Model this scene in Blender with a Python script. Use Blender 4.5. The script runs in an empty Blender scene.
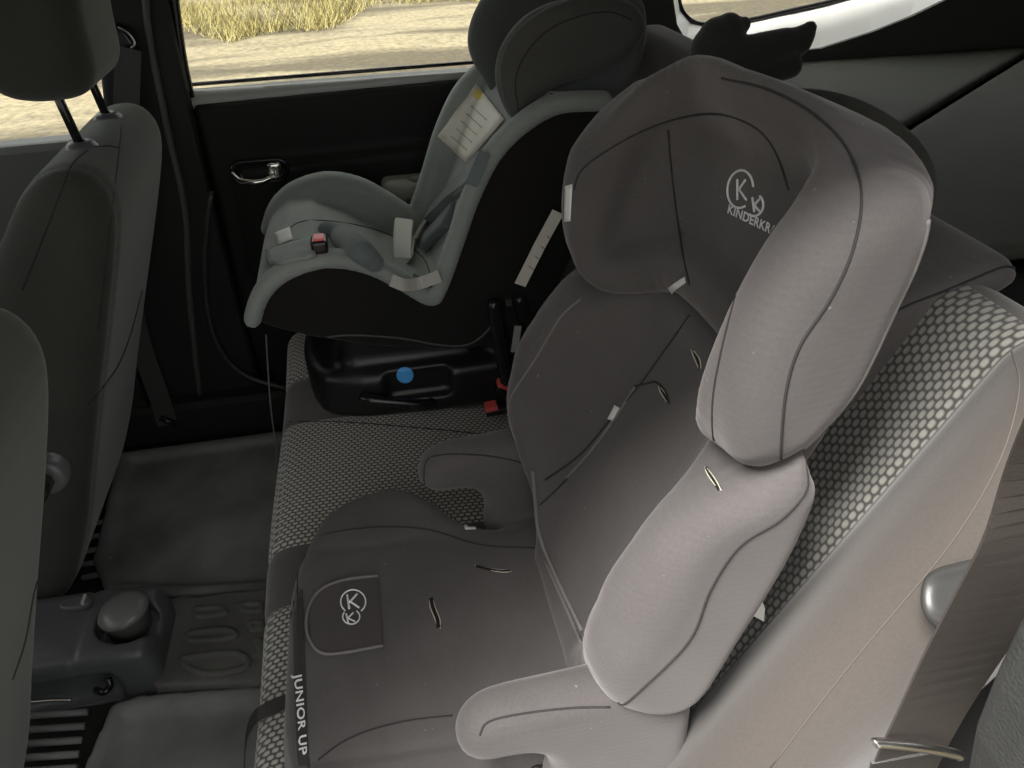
import bpy, math, random
import numpy as np
from mathutils import Vector
from mathutils.bvhtree import BVHTree

random.seed(4); np.random.seed(4)
sc = bpy.context.scene
COL = sc.collection

# ------------------------------------------------------------------ camera, sky, light, exposure
CAM = np.array((0, 0, 1.25)); FPX = 770.0
_ps, _pt, _ro = math.radians(10), math.radians(34), math.radians(2)
_f = np.array([math.sin(_ps)*math.cos(_pt), math.cos(_ps)*math.cos(_pt), -math.sin(_pt)])
_r = np.array([math.cos(_ps), -math.sin(_ps), 0]); _u = np.cross(_r, _f)
RR = math.cos(_ro)*_r - math.sin(_ro)*_u; UU = math.sin(_ro)*_r + math.cos(_ro)*_u
cd = bpy.data.cameras.new('camera'); cam = bpy.data.objects.new('camera', cd); COL.objects.link(cam)
cd.sensor_width = 36; cd.lens = 36*FPX/1024; cd.clip_start = 0.01; cd.clip_end = 500
from mathutils import Matrix
M3 = Matrix((RR, UU, -_f)).transposed()
cam.matrix_world = Matrix.Translation(CAM) @ M3.to_4x4()
sc.camera = cam
sc.view_settings.view_transform = 'Standard'; sc.view_settings.look = 'None'
sc.view_settings.gamma = 1; sc.view_settings.use_curve_mapping = False
sc.view_settings.exposure = 0.75

wd = bpy.data.worlds.new('overcast_sky'); sc.world = wd; wd.use_nodes = True
nt = wd.node_tree; nt.nodes.clear()
tc = nt.nodes.new('ShaderNodeTexCoord'); sp = nt.nodes.new('ShaderNodeSeparateXYZ'); rmp = nt.nodes.new('ShaderNodeValToRGB')
bg = nt.nodes.new('ShaderNodeBackground'); ow = nt.nodes.new('ShaderNodeOutputWorld')
nt.links.new(tc.outputs['Generated'], sp.inputs[0]); nt.links.new(sp.outputs['Z'], rmp.inputs[0])
rmp.color_ramp.elements[0].position = 0.0; rmp.color_ramp.elements[0].color = (0.70, 0.715, 0.74, 1)
rmp.color_ramp.elements[1].position = 1.0; rmp.color_ramp.elements[1].color = (1.35, 1.31, 1.28, 1)
nt.links.new(rmp.outputs[0], bg.inputs[0]); bg.inputs[1].default_value = 0.85
nt.links.new(bg.outputs[0], ow.inputs[0])
sd = bpy.data.lights.new('veiled_sun', 'SUN'); sd.energy = 10.5; sd.angle = math.radians(30); sd.color = (1, 0.965, 0.93)
sun = bpy.data.objects.new('veiled_sun', sd); COL.objects.link(sun)
sun.rotation_euler = Vector((0.50, 0.19, -0.84)).to_track_quat('-Z', 'Y').to_euler()

# ------------------------------------------------------------------ helpers
def ray(px, py):
    d = _f*FPX + RR*(px-512) - UU*(py-384)
    return d/np.linalg.norm(d)
def W(px, py, **k):
    """point seen at a pixel, on the real plane x=, y= or z="""
    a, v = list(k.items())[0]; i = 'xyz'.index(a); d = ray(px, py)
    return CAM + d*((v-CAM[i])/d[i])
def XZ(pts, y): return [(lambda p: (p[0], p[2]))(W(*q, y=y)) for q in pts]
def XY(pts, z): return [(lambda p: (p[0], p[1]))(W(*q, z=z)) for q in pts]

ROOT = {}
def thing(name, label, cat, loc, group=None):
    o = bpy.data.objects.new(name, None); COL.objects.link(o); o.empty_display_size = .05
    o.location = loc; ROOT[o.name] = np.array(loc, float); o['label'] = label; o['category'] = cat
    if group: o['group'] = group
    return o
def tag(o, label=None, cat=None, group=None, kind=None):
    for k, v in (('label', label), ('category', cat), ('group', group), ('kind', kind)):
        if v: o[k] = v
    return o
def mk(name, V, Fc, mat, parent=None, smooth=True, attr=None):
    V = np.asarray(V, float); base = ROOT[parent.name] if parent is not None else np.zeros(3)
    me = bpy.data.meshes.new(name)
    me.from_pydata((V-base).tolist(), [], [list(map(int, f)) for f in Fc] if not isinstance(Fc, np.ndarray) else Fc.tolist())
    if smooth: me.polygons.foreach_set('use_smooth', np.ones(len(me.polygons), bool))
    if attr is not None:
        a = me.attributes.new('puv', 'FLOAT_VECTOR', 'POINT'); a.data.foreach_set('vector', np.asarray(attr, np.float32).ravel())
    me.update(); me.materials.append(mat)
    o = bpy.data.objects.new(name, me); COL.objects.link(o)
    if parent is not None: o.parent = parent; ROOT[o.name] = base
    else: ROOT[o.name] = base
    o['_w'] = 1
    return o
def catmull(P, n=8, closed=False):
    P = [np.array(p, float) for p in P]; out = []; N = len(P)
    rng = range(N) if closed else range(N-1)
    for i in rng:
        if closed: a, b, c, d = P[i-1], P[i], P[(i+1) % N], P[(i+2) % N]
        else: a = P[i-1] if i else 2*P[0]-P[1]; b = P[i]; c = P[i+1]; d = P[i+2] if i+2 < N else 2*P[-1]-P[-2]
        for k in range(n):
            t = k/n
            out.append(.5*((2*b)+(c-a)*t+(2*a-5*b+4*c-d)*t*t+(3*b-a-3*c+d)*t**3))
    if not closed: out.append(P[-1])
    return out

# --- signed distance modelling
class Grid:
    def __init__(s, lo, hi, res):
        s.lo = np.array(lo, np.float32); s.res = res
        ax = [np.arange(lo[i], hi[i]+res, res, dtype=np.float32) for i in range(3)]
        s.X, s.Y, s.Z = np.meshgrid(*ax, indexing='ij', sparse=False)
    def mesh(s, D):
        """surface nets"""
        S = D < 0; n = np.array(D.shape)-1
        c = np.zeros(n, np.int8)
        for i in (0, 1):
            for j in (0, 1):
                for k in (0, 1):
                    c += S[i:i+n[0], j:j+n[1], k:k+n[2]]
        m = (c > 0) & (c < 8); I, J, K = np.nonzero(m)
        idx = -np.ones(n, np.int64); idx[I, J, K] = np.arange(len(I))
        acc = np.zeros((len(I), 3)); cnt = np.zeros(len(I))
        cor = [(i, j, k) for i in (0, 1) for j in (0, 1) for k in (0, 1)]
        for a in cor:
            for ax in range(3):
                if a[ax]: continue
                b = list(a); b[ax] = 1
                da = D[I+a[0], J+a[1], K+a[2]]; db = D[I+b[0], J+b[1], K+b[2]]
                x = (da < 0) != (db < 0); t = np.where(x, da/np.where(x, da-db, 1), 0)
                p = np.tile(np.array(a, float), (len(I), 1)); p[:, ax] += t
                acc[x] += p[x]; cnt[x] += 1
        V = (np.stack([I, J, K], 1)+acc/cnt[:, None])*s.res+s.lo
        F = []
        for ax in range(3):
            o1, o2 = [(1, 2), (2, 0), (0, 1)][ax]
            sl0 = [slice(None)]*3; sl1 = [slice(None)]*3; sl0[ax] = slice(0, -1); sl1[ax] = slice(1, None)
            A = S[tuple(sl0)]; B = S[tuple(sl1)]; e = np.argwhere(A != B)
            ok = (e[:, o1] > 0) & (e[:, o2] > 0) & (e[:, o1] < n[o1]) & (e[:, o2] < n[o2]); e = e[ok]
            def at(d1, d2):
                q = e.copy(); q[:, o1] += d1; q[:, o2] += d2; return idx[q[:, 0], q[:, 1], q[:, 2]]
            Q = np.stack([at(-1, -1), at(0, -1), at(0, 0), at(-1, 0)], 1)
            fl = ~A[e[:, 0], e[:, 1], e[:, 2]]; Q[fl] = Q[fl][:, ::-1]
            F.append(Q)
        F = np.concatenate(F); F = F[(F >= 0).all(1)]
        return V, F
def poly2(U, V, pts):
    """signed distance to a closed 2D polygon"""
    d = np.full(U.shape, 1e9, np.float32); sgn = np.ones(U.shape, np.float32); N = len(pts)
    for i in range(N):
        a = pts[i]; b = pts[i-1]
        ex, ey = b[0]-a[0], b[1]-a[1]; wx = U-a[0]; wy = V-a[1]
        L = ex*ex+ey*ey
        if L < 1e-12: continue
        t = np.clip((wx*ex+wy*ey)/L, 0, 1); bx = wx-ex*t; by = wy-ey*t
        d = np.minimum(d, bx*bx+by*by)
        c1 = V >= a[1]; c2 = V < b[1]; c3 = ex*wy > ey*wx
        f = (c1 & c2 & c3) | (~c1 & ~c2 & ~c3); sgn[f] *= -1
    return sgn*np.sqrt(d)
def ext(d2, w, h, r):
    a = d2+r; b = np.abs(w)-h+r
    return np.minimum(np.maximum(a, b), 0)+np.sqrt(np.maximum(a, 0)**2+np.maximum(b, 0)**2)-r
def smin(a, b, k):
    h = np.clip(.5+.5*(b-a)/k, 0, 1); return b*(1-h)+a*h-k*h*(1-h)
def smax(a, b, k): return -smin(-a, -b, k)
def tubed(X, Y, Z, pts, rad):
    """round chain with a radius for every point"""
    d = np.full(X.shape, 1e9, np.float32)
    if not hasattr(rad, '__len__'): rad = [rad]*len(pts)
    for i in range(len(pts)-1):
        a = np.array(pts[i]); b = np.array(pts[i+1]); e = b-a; L = e@e
        if L < 1e-12: continue
        t = np.clip(((X-a[0])*e[0]+(Y-a[1])*e[1]+(Z-a[2])*e[2])/L, 0, 1)
        q = np.sqrt((X-a[0]-e[0]*t)**2+(Y-a[1]-e[1]*t)**2+(Z-a[2]-e[2]*t)**2)-(rad[i]*(1-t)+rad[i+1]*t)
        d = np.minimum(d, q)
    return d
def rbox(X, Y, Z, c, h, r):
    qx = np.abs(X-c[0])-h[0]+r; qy = np.abs(Y-c[1])-h[1]+r; qz = np.abs(Z-c[2])-h[2]+r
    return np.minimum(np.maximum(qx, np.maximum(qy, qz)), 0)+np.sqrt(np.maximum(qx, 0)**2+np.maximum(qy, 0)**2+np.maximum(qz, 0)**2)-r
def lookup_poly(pts, pad=.06, res=.002):
    """table of a polygon's 2D distance for quick evaluation"""
    P = np.array(pts); lo = P.min(0)-pad; hi = P.max(0)+pad
    u = np.arange(lo[0], hi[0], res, dtype=np.float32); v = np.arange(lo[1], hi[1], res, dtype=np.float32)
    T = poly2(*np.meshgrid(u, v, indexing='ij'), pts)
    def f(U, V):
        a = np.clip((U-lo[0])/res, 0, len(u)-1.01); b = np.clip((V-lo[1])/res, 0, len(v)-1.01)
        i = a.astype(int); j = b.astype(int); fa = a-i; fb = b-j
        return (T[i, j]*(1-fa)+T[i+1, j]*fa)*(1-fb)+(T[i, j+1]*(1-fa)+T[i+1, j+1]*fa)*fb
    return f
def bend(U, Wc, curve):
    """arc length along, and signed distance from, an open 2D curve starting at u=0; mirrored in u"""
    A = np.abs(U); best = np.full(U.shape, 1e9, np.float32); S = np.zeros(U.shape, np.float32); Nn = np.zeros(U.shape, np.float32); s0 = 0
    m = len(curve)-1
    for i in range(m):
        a = np.array(curve[i]); b = np.array(curve[i+1]); e = b-a; L = math.hypot(*e)
        t = ((A-a[0])*e[0]+(Wc-a[1])*e[1])/(L*L)
        tt = np.clip(t, 0 if i else 0, 1) if i < m-1 else np.maximum(t, 0)
        dx = A-a[0]-e[0]*tt; dy = Wc-a[1]-e[1]*tt; q = dx*dx+dy*dy; nn = (e[0]*(Wc-a[1])-e[1]*(A-a[0]))/L
        f = q < best; best = np.where(f, q, best); S = np.where(f, s0+tt*L, S); Nn = np.where(f, np.sign(nn)*np.sqrt(q), Nn); s0 += L
    return S, Nn
class Frame:
    def __init__(s, O, u, v, w): s.O = np.array(O, float); s.B = np.array([u, v, w], float)
    def world(s, V): return s.O+V@s.B
    def local(s, P): return (np.asarray(P)-s.O)@s.B.T

def sdf(name, lo, hi, res, fn, mat, parent=None, frame=None, attr=None):
    g = Grid(lo, hi, res); V, Fc = g.mesh(fn(g.X, g.Y, g.Z))
    at = attr(V) if attr is not None else None
    if frame is not None: V = frame.world(V)
    return mk(name, V, Fc, mat, parent, attr=at)

def tube_mesh(P, r, n=6, flat=None):
    P = [np.array(p, float) for p in P]; V = []; F = []
    up = np.array((.3, .2, .9)); N = len(P); rr = r if hasattr(r, '__len__') else [r]*N
    for i, p in enumerate(P):
        t = P[min(i+1, N-1)]-P[max(i-1, 0)]; t = t/(np.linalg.norm(t)+1e-12)
        a = up-t*(up@t); a /= np.linalg.norm(a)+1e-12; b = np.cross(t, a); up = a
        for k in range(n):
            q = 2*math.pi*k/n; V.append(p+(a*math.cos(q)+b*math.sin(q))*rr[i])
    for i in range(N-1):
        for k in range(n): F.append((i*n+k, i*n+(k+1) % n, (i+1)*n+(k+1) % n, (i+1)*n+k))
    F.append(tuple(range(n))[::-1]); F.append(tuple(range((N-1)*n, N*n)))
    return V, F
def tube(name, P, r, mat, parent=None, n=8): return mk(name, *tube_mesh(P, r, n), mat, parent)
def ribbon_mesh(P, side, wid, th):
    """flat strap along points P, side = width direction (one vector or one per point)"""
    V = []; F = []; N = len(P)
    for i in range(N):
        p = np.array(P[i], float); t = np.array(P[min(i+1, N-1)], float)-np.array(P[max(i-1, 0)], float); t /= np.linalg.norm(t)
        s = np.array(side[i] if hasattr(side[0], '__len__') else side, float); s = s-t*(s@t); s /= np.linalg.norm(s); nn = np.cross(t, s)
        for a, b in ((-1, -1), (1, -1), (1, 1), (-1, 1)): V.append(p+s*a*wid/2+nn*b*th/2)
    for i in range(N-1):
        for k in range(4): F.append((i*4+k, i*4+(k+1) % 4, i*4+4+(k+1) % 4, i*4+4+k))
    F.append((3, 2, 1, 0)); F.append(tuple(range(4*N-4, 4*N)))
    return V, F
def ribbon(name, P, side, wid, th, mat, parent=None): return mk(name, *ribbon_mesh(P, side, wid, th), mat, parent, smooth=False)
def prism_mesh(outline, n0, n1, axis):
    """outline 2D in the plane across axis, from n0 to n1"""
    V = []; m = len(outline)
    for w in (n0, n1):
        for (a, b) in outline: V.append({'y': (a, w, b), 'z': (a, b, w), 'x': (w, a, b)}[axis])
    F = [tuple(range(m)), tuple(range(2*m-1, m-1, -1))]+[(i, i+m, (i+1) % m+m, (i+1) % m) for i in range(m)]
    return V, F
def box_mesh(lo, hi):
    return prism_mesh([(lo[0], lo[2]), (hi[0], lo[2]), (hi[0], hi[2]), (lo[0], hi[2])], lo[1], hi[1], 'y')
def bevel(o, w, seg=3):
    m = o.modifiers.new('bevel', 'BEVEL'); m.width = w; m.segments = seg; m.limit_method = 'ANGLE'; m.angle_limit = .6
    return o
BV = {}
def bvh(o):
    if o.name not in BV:
        me = o.data; base = ROOT[o.name]
        BV[o.name] = BVHTree.FromPolygons([tuple(np.array(v.co)+base) for v in me.vertices], [tuple(p.vertices) for p in me.polygons])
    return BV[o.name]
def hit(objs, px, py, far=9):
    d = Vector(ray(px, py)); best = None
    for o in objs:
        h = bvh(o).ray_cast(Vector(CAM), d)
        if h[0] is not None and h[3] < far and (best is None or h[3] < best[2]): best = (np.array(h[0]), np.array(h[1]), h[3])
    return best
def seam(name, on, pts, mat, r=.0013, lift=.0003, n=7, label=None):
    """a stitched seam lying on the surface of the padded object(s) on"""
    on = on if isinstance(on, (list, tuple)) else [on]
    L = []; Q = catmull(pts, n)
    for q in Q:
        h = hit(on, q[0], q[1])
        if h is None: continue
        if L and np.linalg.norm(L[-1]-h[0]) > .05: continue
        nn = h[1] if h[1]@ray(*q) < 0 else -h[1]
        L.append(h[0]+nn*lift)
    if len(L) < 3: return None
    A = np.array(L)
    for _ in range(2): A[1:-1] = (A[:-2]+2*A[1:-1]+A[2:])/4
    o = tube(name, A, r, mat, on[0], 6)
    if label: o['label'] = label
    return o
def patch(name, on, corners, mat, lift=.0012, nu=10, nv=10, th=.001, shape=None, fn=None):
    """sheet lying on a surface; corners in order, shape(a,b)->bool trims it"""
    on = on if isinstance(on, (list, tuple)) else [on]
    c = [np.array(q, float) for q in corners]; idx = {}; V = []; F = []; Nn = []
    for i in range(nu+1):
        for j in range(nv+1):
            a, b = i/nu, j/nv
            if fn: a, b = fn(a, b)
            q = c[0]*(1-a)*(1-b)+c[1]*a*(1-b)+c[2]*a*b+c[3]*(1-a)*b
            h = hit(on, *q)
            if h is None: continue
            nn = h[1] if h[1]@ray(*q) < 0 else -h[1]
            idx[i, j] = len(V); V.append(h[0]+nn*lift); Nn.append(nn)
    n0 = len(V); V += [V[k]-Nn[k]*th for k in range(n0)]
    cells = [(i, j) for i in range(nu) for j in range(nv) if all(k in idx for k in ((i, j), (i+1, j), (i+1, j+1), (i, j+1)))]
    E = {}
    for i, j in cells:
        f = (idx[i, j], idx[i+1, j], idx[i+1, j+1], idx[i, j+1]); F.append(f); F.append(tuple(k+n0 for k in f[::-1]))
        for k in range(4):
            a, b = f[k], f[(k+1) % 4]; E[a, b] = 1
    for (a, b) in list(E):
        if (b, a) not in E: F.append((b, a, a+n0, b+n0))
    if not F: return None
    return mk(name, V, F, mat, on[0])
def disc_fn(a, b):
    """square to disc"""
    x, y = 2*a-1, 2*b-1; return (x*math.sqrt(1-y*y/2)+1)/2, (y*math.sqrt(1-x*x/2)+1)/2
def writing(name, on, text, corners, mat, lift=.0009, spacing=1.0, bold=0.0, keep=None):
    """lettering printed on a surface: text box fitted in corners (lower left, lower right, upper right, upper left)"""
    on = on if isinstance(on, (list, tuple)) else [on]
    cu = bpy.data.curves.new('t', 'FONT'); cu.body = text; cu.space_character = spacing; cu.offset = bold; cu.resolution_u = 3
    to = bpy.data.objects.new('t', cu); me = to.to_mesh()
    P = np.array([tuple(v.co) for v in me.vertices]); Fc = [tuple(p.vertices) for p in me.polygons]; to.to_mesh_clear()
    lo = P.min(0); hi = P.max(0); c = [np.array(q, float) for q in corners]; V = []; ok = []
    for p in P:
        a = (p[0]-lo[0])/(hi[0]-lo[0]); b = (p[1]-lo[1])/(hi[1]-lo[1])
        q = c[0]*(1-a)*(1-b)+c[1]*a*(1-b)+c[2]*a*b+c[3]*(1-a)*b; h = hit(on, *q)
        if h is None or (keep and not keep(h[0])): V.append((0, 0, 0)); ok.append(False); continue
        nn = h[1] if h[1]@ray(*q) < 0 else -h[1]
        V.append(h[0]+nn*lift); ok.append(True)
    Fc = [f for f in Fc if all(ok[k] for k in f)]
    used = sorted({k for f in Fc for k in f}); mp = {k: i for i, k in enumerate(used)}
    o = mk(name, [V[k] for k in used], [tuple(mp[k] for k in f) for f in Fc], mat, on[0], smooth=False)
    bpy.data.objects.remove(to); bpy.data.curves.remove(cu)
    return o
def ring_px(name, on, cx, cy, rx, ry, rot, mat, a0=0, a1=360, r=.0012):
    pts = []
    for k in range(17):
        t = math.radians(a0+(a1-a0)*k/16); x = rx*math.cos(t); y = ry*math.sin(t); c, s = math.cos(rot), math.sin(rot)
        pts.append((cx+x*c-y*s, cy+x*s+y*c))
    return seam(name, on, pts, mat, r, .0003, 2)

# ------------------------------------------------------------------ materials
def nodes(name):
    m = bpy.data.materials.new(name); m.use_nodes = True; t = m.node_tree; return m, t, t.nodes['Principled BSDF']
def plain(name, col, rough=.5, metal=0, bump=0, scale=60, var=.0, spec=.5, coat=0, emit=None):
    m, t, b = nodes(name); b.inputs['Roughness'].default_value = rough; b.inputs['Metallic'].default_value = metal
    b.inputs['Specular IOR Level'].default_value = spec; b.inputs['Coat Weight'].default_value = coat
    b.inputs['Base Color'].default_value = (*col, 1)
    c = t.nodes.new('ShaderNodeTexCoord'); n = t.nodes.new('ShaderNodeTexNoise'); n.inputs['Scale'].default_value = scale; n.inputs['Detail'].default_value = 4
    t.links.new(c.outputs['Object'], n.inputs['Vector'])
    if var:
        n2 = t.nodes.new('ShaderNodeTexNoise'); n2.inputs['Scale'].default_value = 7; n2.inputs['Detail'].default_value = 5
        t.links.new(c.outputs['Object'], n2.inputs['Vector'])
        r = t.nodes.new('ShaderNodeMapRange'); r.inputs[1].default_value = .3; r.inputs[2].default_value = .7; r.inputs[3].default_value = 1-var; r.inputs[4].default_value = 1+var
        mx = t.nodes.new('ShaderNodeVectorMath'); mx.operation = 'SCALE'; mx.inputs[0].default_value = col
        t.links.new(n2.outputs[0], r.inputs[0]); t.links.new(r.outputs[0], mx.inputs['Scale']); t.links.new(mx.outputs[0], b.inputs['Base Color'])
    if bump:
        bp = t.nodes.new('ShaderNodeBump'); bp.inputs['Strength'].default_value = bump; bp.inputs['Distance'].default_value = .001
        t.links.new(n.outputs[0], bp.inputs['Height']); t.links.new(bp.outputs[0], b.inputs['Normal'])
    return m
def knit(name, col, sheen=.35, tint=(1, .95, .93), rib=900, lint=0.0, axis='Z'):
    """matt knitted upholstery: fine ribs, soft blotches, sheen"""
    m, t, b = nodes(name); b.inputs['Roughness'].default_value = .95; b.inputs['Specular IOR Level'].default_value = .15
    b.inputs['Sheen Weight'].default_value = sheen; b.inputs['Sheen Roughness'].default_value = .5; b.inputs['Sheen Tint'].default_value = (*tint, 1)
    c = t.nodes.new('ShaderNodeTexCoord')
    n2 = t.nodes.new('ShaderNodeTexNoise'); n2.inputs['Scale'].default_value = 9; n2.inputs['Detail'].default_value = 6
    n3 = t.nodes.new('ShaderNodeTexNoise'); n3.inputs['Scale'].default_value = 420; n3.inputs['Detail'].default_value = 2
    wv = t.nodes.new('ShaderNodeTexWave'); wv.inputs['Scale'].default_value = rib/20; wv.bands_direction = axis; wv.inputs['Distortion'].default_value = .6
    for q in (n2, n3, wv): t.links.new(c.outputs['Object'], q.inputs['Vector'])
    def mr(src, a, b2, lo, hi):
        r = t.nodes.new('ShaderNodeMapRange'); r.inputs[1].default_value = a; r.inputs[2].default_value = b2; r.inputs[3].default_value = lo; r.inputs[4].default_value = hi
        t.links.new(src, r.inputs[0]); return r.outputs[0]
    def mul(x, y):
        q = t.nodes.new('ShaderNodeMath'); q.operation = 'MULTIPLY'; t.links.new(x, q.inputs[0]); t.links.new(y, q.inputs[1]); return q.outputs[0]
    f = mul(mul(mr(n2.outputs[0], .3, .7, .9, 1.1), mr(n3.outputs[0], .3, .7, .94, 1.06)), mr(wv.outputs[0], 0, 1, .985, 1.015))
    mx = t.nodes.new('ShaderNodeVectorMath'); mx.operation = 'SCALE'; mx.inputs[0].default_value = col; t.links.new(f, mx.inputs['Scale'])
    src = mx.outputs[0]
    if lint:
        n4 = t.nodes.new('ShaderNodeTexNoise'); n4.inputs['Scale'].default_value = 130; n4.inputs['Detail'].default_value = 1; t.links.new(c.outputs['Object'], n4.inputs['Vector'])
        k = mr(n4.outputs[0], .78, .82, 0, lint); mixn = t.nodes.new('ShaderNodeMix'); mixn.data_type = 'RGBA'
        t.links.new(k, mixn.inputs[0]); t.links.new(src, mixn.inputs[6]); mixn.inputs[7].default_value = (.5, .48, .42, 1); src = mixn.outputs[2]
    t.links.new(src, b.inputs['Base Color'])
    ad = t.nodes.new('ShaderNodeMath'); ad.operation = 'MULTIPLY_ADD'; t.links.new(wv.outputs[0], ad.inputs[0]); ad.inputs[1].default_value = .35; t.links.new(n3.outputs[0], ad.inputs[2])
    bp = t.nodes.new('ShaderNodeBump'); bp.inputs['Strength'].default_value = .25; bp.inputs['Distance'].default_value = .0006
    t.links.new(ad.outputs[0], bp.inputs['Height']); t.links.new(bp.outputs[0], b.inputs['Normal'])
    return m
def dotted(name, solid, dark, light, bands, vmax, pitch=.0098):
    """car upholstery: plain bands, and bands woven with staggered pale lozenges; puv = (across, along)"""
    m, t, b = nodes(name); b.inputs['Roughness'].default_value = .95; b.inputs['Specular IOR Level'].default_value = .15; b.inputs['Sheen Weight'].default_value = .35
    b.inputs['Sheen Roughness'].default_value = .5
    at = t.nodes.new('ShaderNodeAttribute'); at.attribute_name = 'puv'; s = t.nodes.new('ShaderNodeSeparateXYZ'); t.links.new(at.outputs['Vector'], s.inputs[0])
    def mth(op, a, b2=None, c=None, clamp=False):
        q = t.nodes.new('ShaderNodeMath'); q.operation = op; q.use_clamp = clamp
        for i, x in enumerate((a, b2, c)):
            if x is None: continue
            if isinstance(x, (int, float)): q.inputs[i].default_value = x
            else: t.links.new(x, q.inputs[i])
        return q.outputs[0]
    X, Y = s.outputs['X'], s.outputs['Y']
    a = mth('DIVIDE', X, pitch*.78); row = mth('FLOOR', a); off = mth('MULTIPLY', mth('MODULO', mth('ADD', row, 1000), 2), .5)
    fx = mth('SUBTRACT', mth('FRACT', mth('ADD', mth('DIVIDE', Y, pitch*1.12), mth('ADD', off, 100))), .5)
    fy = mth('SUBTRACT', mth('FRACT', mth('ADD', a, 100)), .5)
    d = mth('ADD', mth('POWER', mth('ABSOLUTE', mth('MULTIPLY', fx, 2.3)), 2.6), mth('POWER', mth('ABSOLUTE', mth('MULTIPLY', fy, 2.3)), 2.6))
    dot = mth('SUBTRACT', 1.25, mth('MULTIPLY', d, 1.1), clamp=True)
    msk = None
    for lo, hi in bands:
        k = mth('MULTIPLY', mth('GREATER_THAN', X, lo), mth('LESS_THAN', X, hi)); msk = k if msk is None else mth('ADD', msk, k)
    msk = mth('MULTIPLY', msk, mth('LESS_THAN', Y, vmax))
    def mix(f, c1, c2):
        q = t.nodes.new('ShaderNodeMix'); q.data_type = 'RGBA'; t.links.new(f, q.inputs[0])
        for i, x in ((6, c1), (7, c2)):
            if isinstance(x, tuple): q.inputs[i].default_value = (*x, 1)
            else: t.links.new(x, q.inputs[i])
        return q.outputs[2]
    c = t.nodes.new('ShaderNodeTexCoord'); n3 = t.nodes.new('ShaderNodeTexNoise'); n3.inputs['Scale'].default_value = 350; t.links.new(c.outputs['Object'], n3.inputs['Vector'])
    base = mix(msk, solid, mix(dot, dark, light))
    r = t.nodes.new('ShaderNodeMapRange'); r.inputs[1].default_value = .3; r.inputs[2].default_value = .7; r.inputs[3].default_value = .94; r.inputs[4].default_value = 1.06; t.links.new(n3.outputs[0], r.inputs[0])
    sc_ = t.nodes.new('ShaderNodeVectorMath'); sc_.operation = 'SCALE'; t.links.new(base, sc_.inputs[0]); t.links.new(r.outputs[0], sc_.inputs['Scale'])
    t.links.new(sc_.outputs[0], b.inputs['Base Color'])
    h = mth('ADD', mth('MULTIPLY', mth('MULTIPLY', dot, msk), 2.5), mth('MULTIPLY', n3.outputs[0], .6))
    bp = t.nodes.new('ShaderNodeBump'); bp.inputs['Strength'].default_value = .4; bp.inputs['Distance'].default_value = .0006
    t.links.new(h, bp.inputs['Height']); t.links.new(bp.outputs[0], b.inputs['Normal'])
    return m

K_boost = knit('charcoal_knit', (.094, .087, .085), .26, lint=.3)
K_boost_dark = knit('black_mesh_knit', (.040, .037, .036), .2)
K_seam = plain('seam_thread', (.03, .028, .028), .9)
K_pipe = plain('grey_piping', (.17, .16, .155), .8, bump=.3, scale=500)
K_car = knit('car_cloth', (.13, .125, .115), .28, (1, .97, .9), rib=1200)
K_cardark = knit('car_cloth_dark', (.045, .046, .040), .22, (.95, 1, .92))
K_teal = knit('grey_green_jersey', (.26, .285, .262), .3, (.95, 1, .97), rib=500)
K_tealdark = knit('grey_green_mesh', (.105, .125, .12), .2, (.9, 1, 1))
K_teal2 = knit('grey_jersey', (.10, .11, .105), .2)
K_teal3 = knit('olive_grey_mesh', (.072, .073, .066), .2)
K_teal4 = knit('blue_grey_pad', (.15, .18, .175), .2)
K_shell = knit('black_side_cloth', (.014, .0135, .0125), .08)
P_black = plain('black_plastic', (.012, .012, .012), .38, bump=.12, scale=300)
P_gloss = plain('smooth_black_plastic', (.014, .014, .014), .22)
P_trim = plain('dark_trim_plastic', (.016, .017, .015), .6, spec=.3, bump=.4, scale=260, var=.1)
P_panel = plain('door_panel_plastic', (.011, .0115, .010), .6, spec=.25, bump=.4, scale=240, var=.1)
P_grey = plain('grey_trim_plastic', (.36, .37, .32), .5, bump=.3, scale=260, var=.06)
P_console = plain('console_plastic', (.085, .09, .092), .36, bump=.3, scale=300, var=.08)
P_mat = plain('dusty_rubber', (.20, .21, .203), .62, bump=.6, scale=90, var=.35)
P_mat2 = plain('worn_rubber', (.13, .13, .12), .6, bump=.6, scale=120, var=.3)
P_carpet = plain('floor_carpet', (.02, .02, .019), .95, bump=1, scale=500)
M_chrome = plain('chrome', (.8, .79, .76), .12, 1)
M_steel = plain('brushed_steel', (.55, .53, .5), .3, 1)
C_red = plain('red_plastic', (.9, .13, .11), .35)
C_blue = plain('blue_sticker', (.10, .45, .95), .5)
C_white = plain('white_print', (.85, .85, .85), .6)
C_label = plain('white_label', (.75, .74, .70), .7, var=.05)
C_card = plain('cream_label', (.72, .70, .60), .6, var=.12)
C_belt = plain('black_webbing', (.045, .043, .04), .6, bump=.5, scale=800)
C_belt2 = plain('brown_grey_webbing', (.048, .042, .038), .55, bump=.2, scale=700)
C_beltl = plain('grey_webbing', (.42, .41, .37), .65, bump=.4, scale=700)
C_pad = plain('cream_strap_plastic', (.75, .77, .68), .5)
C_slit = plain('frayed_thread', (.62, .58, .46), .9, bump=1, scale=900)
C_dark = plain('dark_slot', (.006, .006, .006), .9)
C_plush = knit('plush', (.035, .036, .033), .35)
C_fuzz = plain('fuzzy_velour', (.055, .055, .045), 1, bump=1.5, scale=180, var=.5)
C_cover = plain('luggage_cover_vinyl', (.075, .08, .066), .65, spec=.12, bump=.4, scale=220, var=.1)
C_print = plain('grey_print', (.25, .24, .2), .8)
C_yel = plain('yellow_warning_print', (.75, .62, .15), .7)

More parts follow.
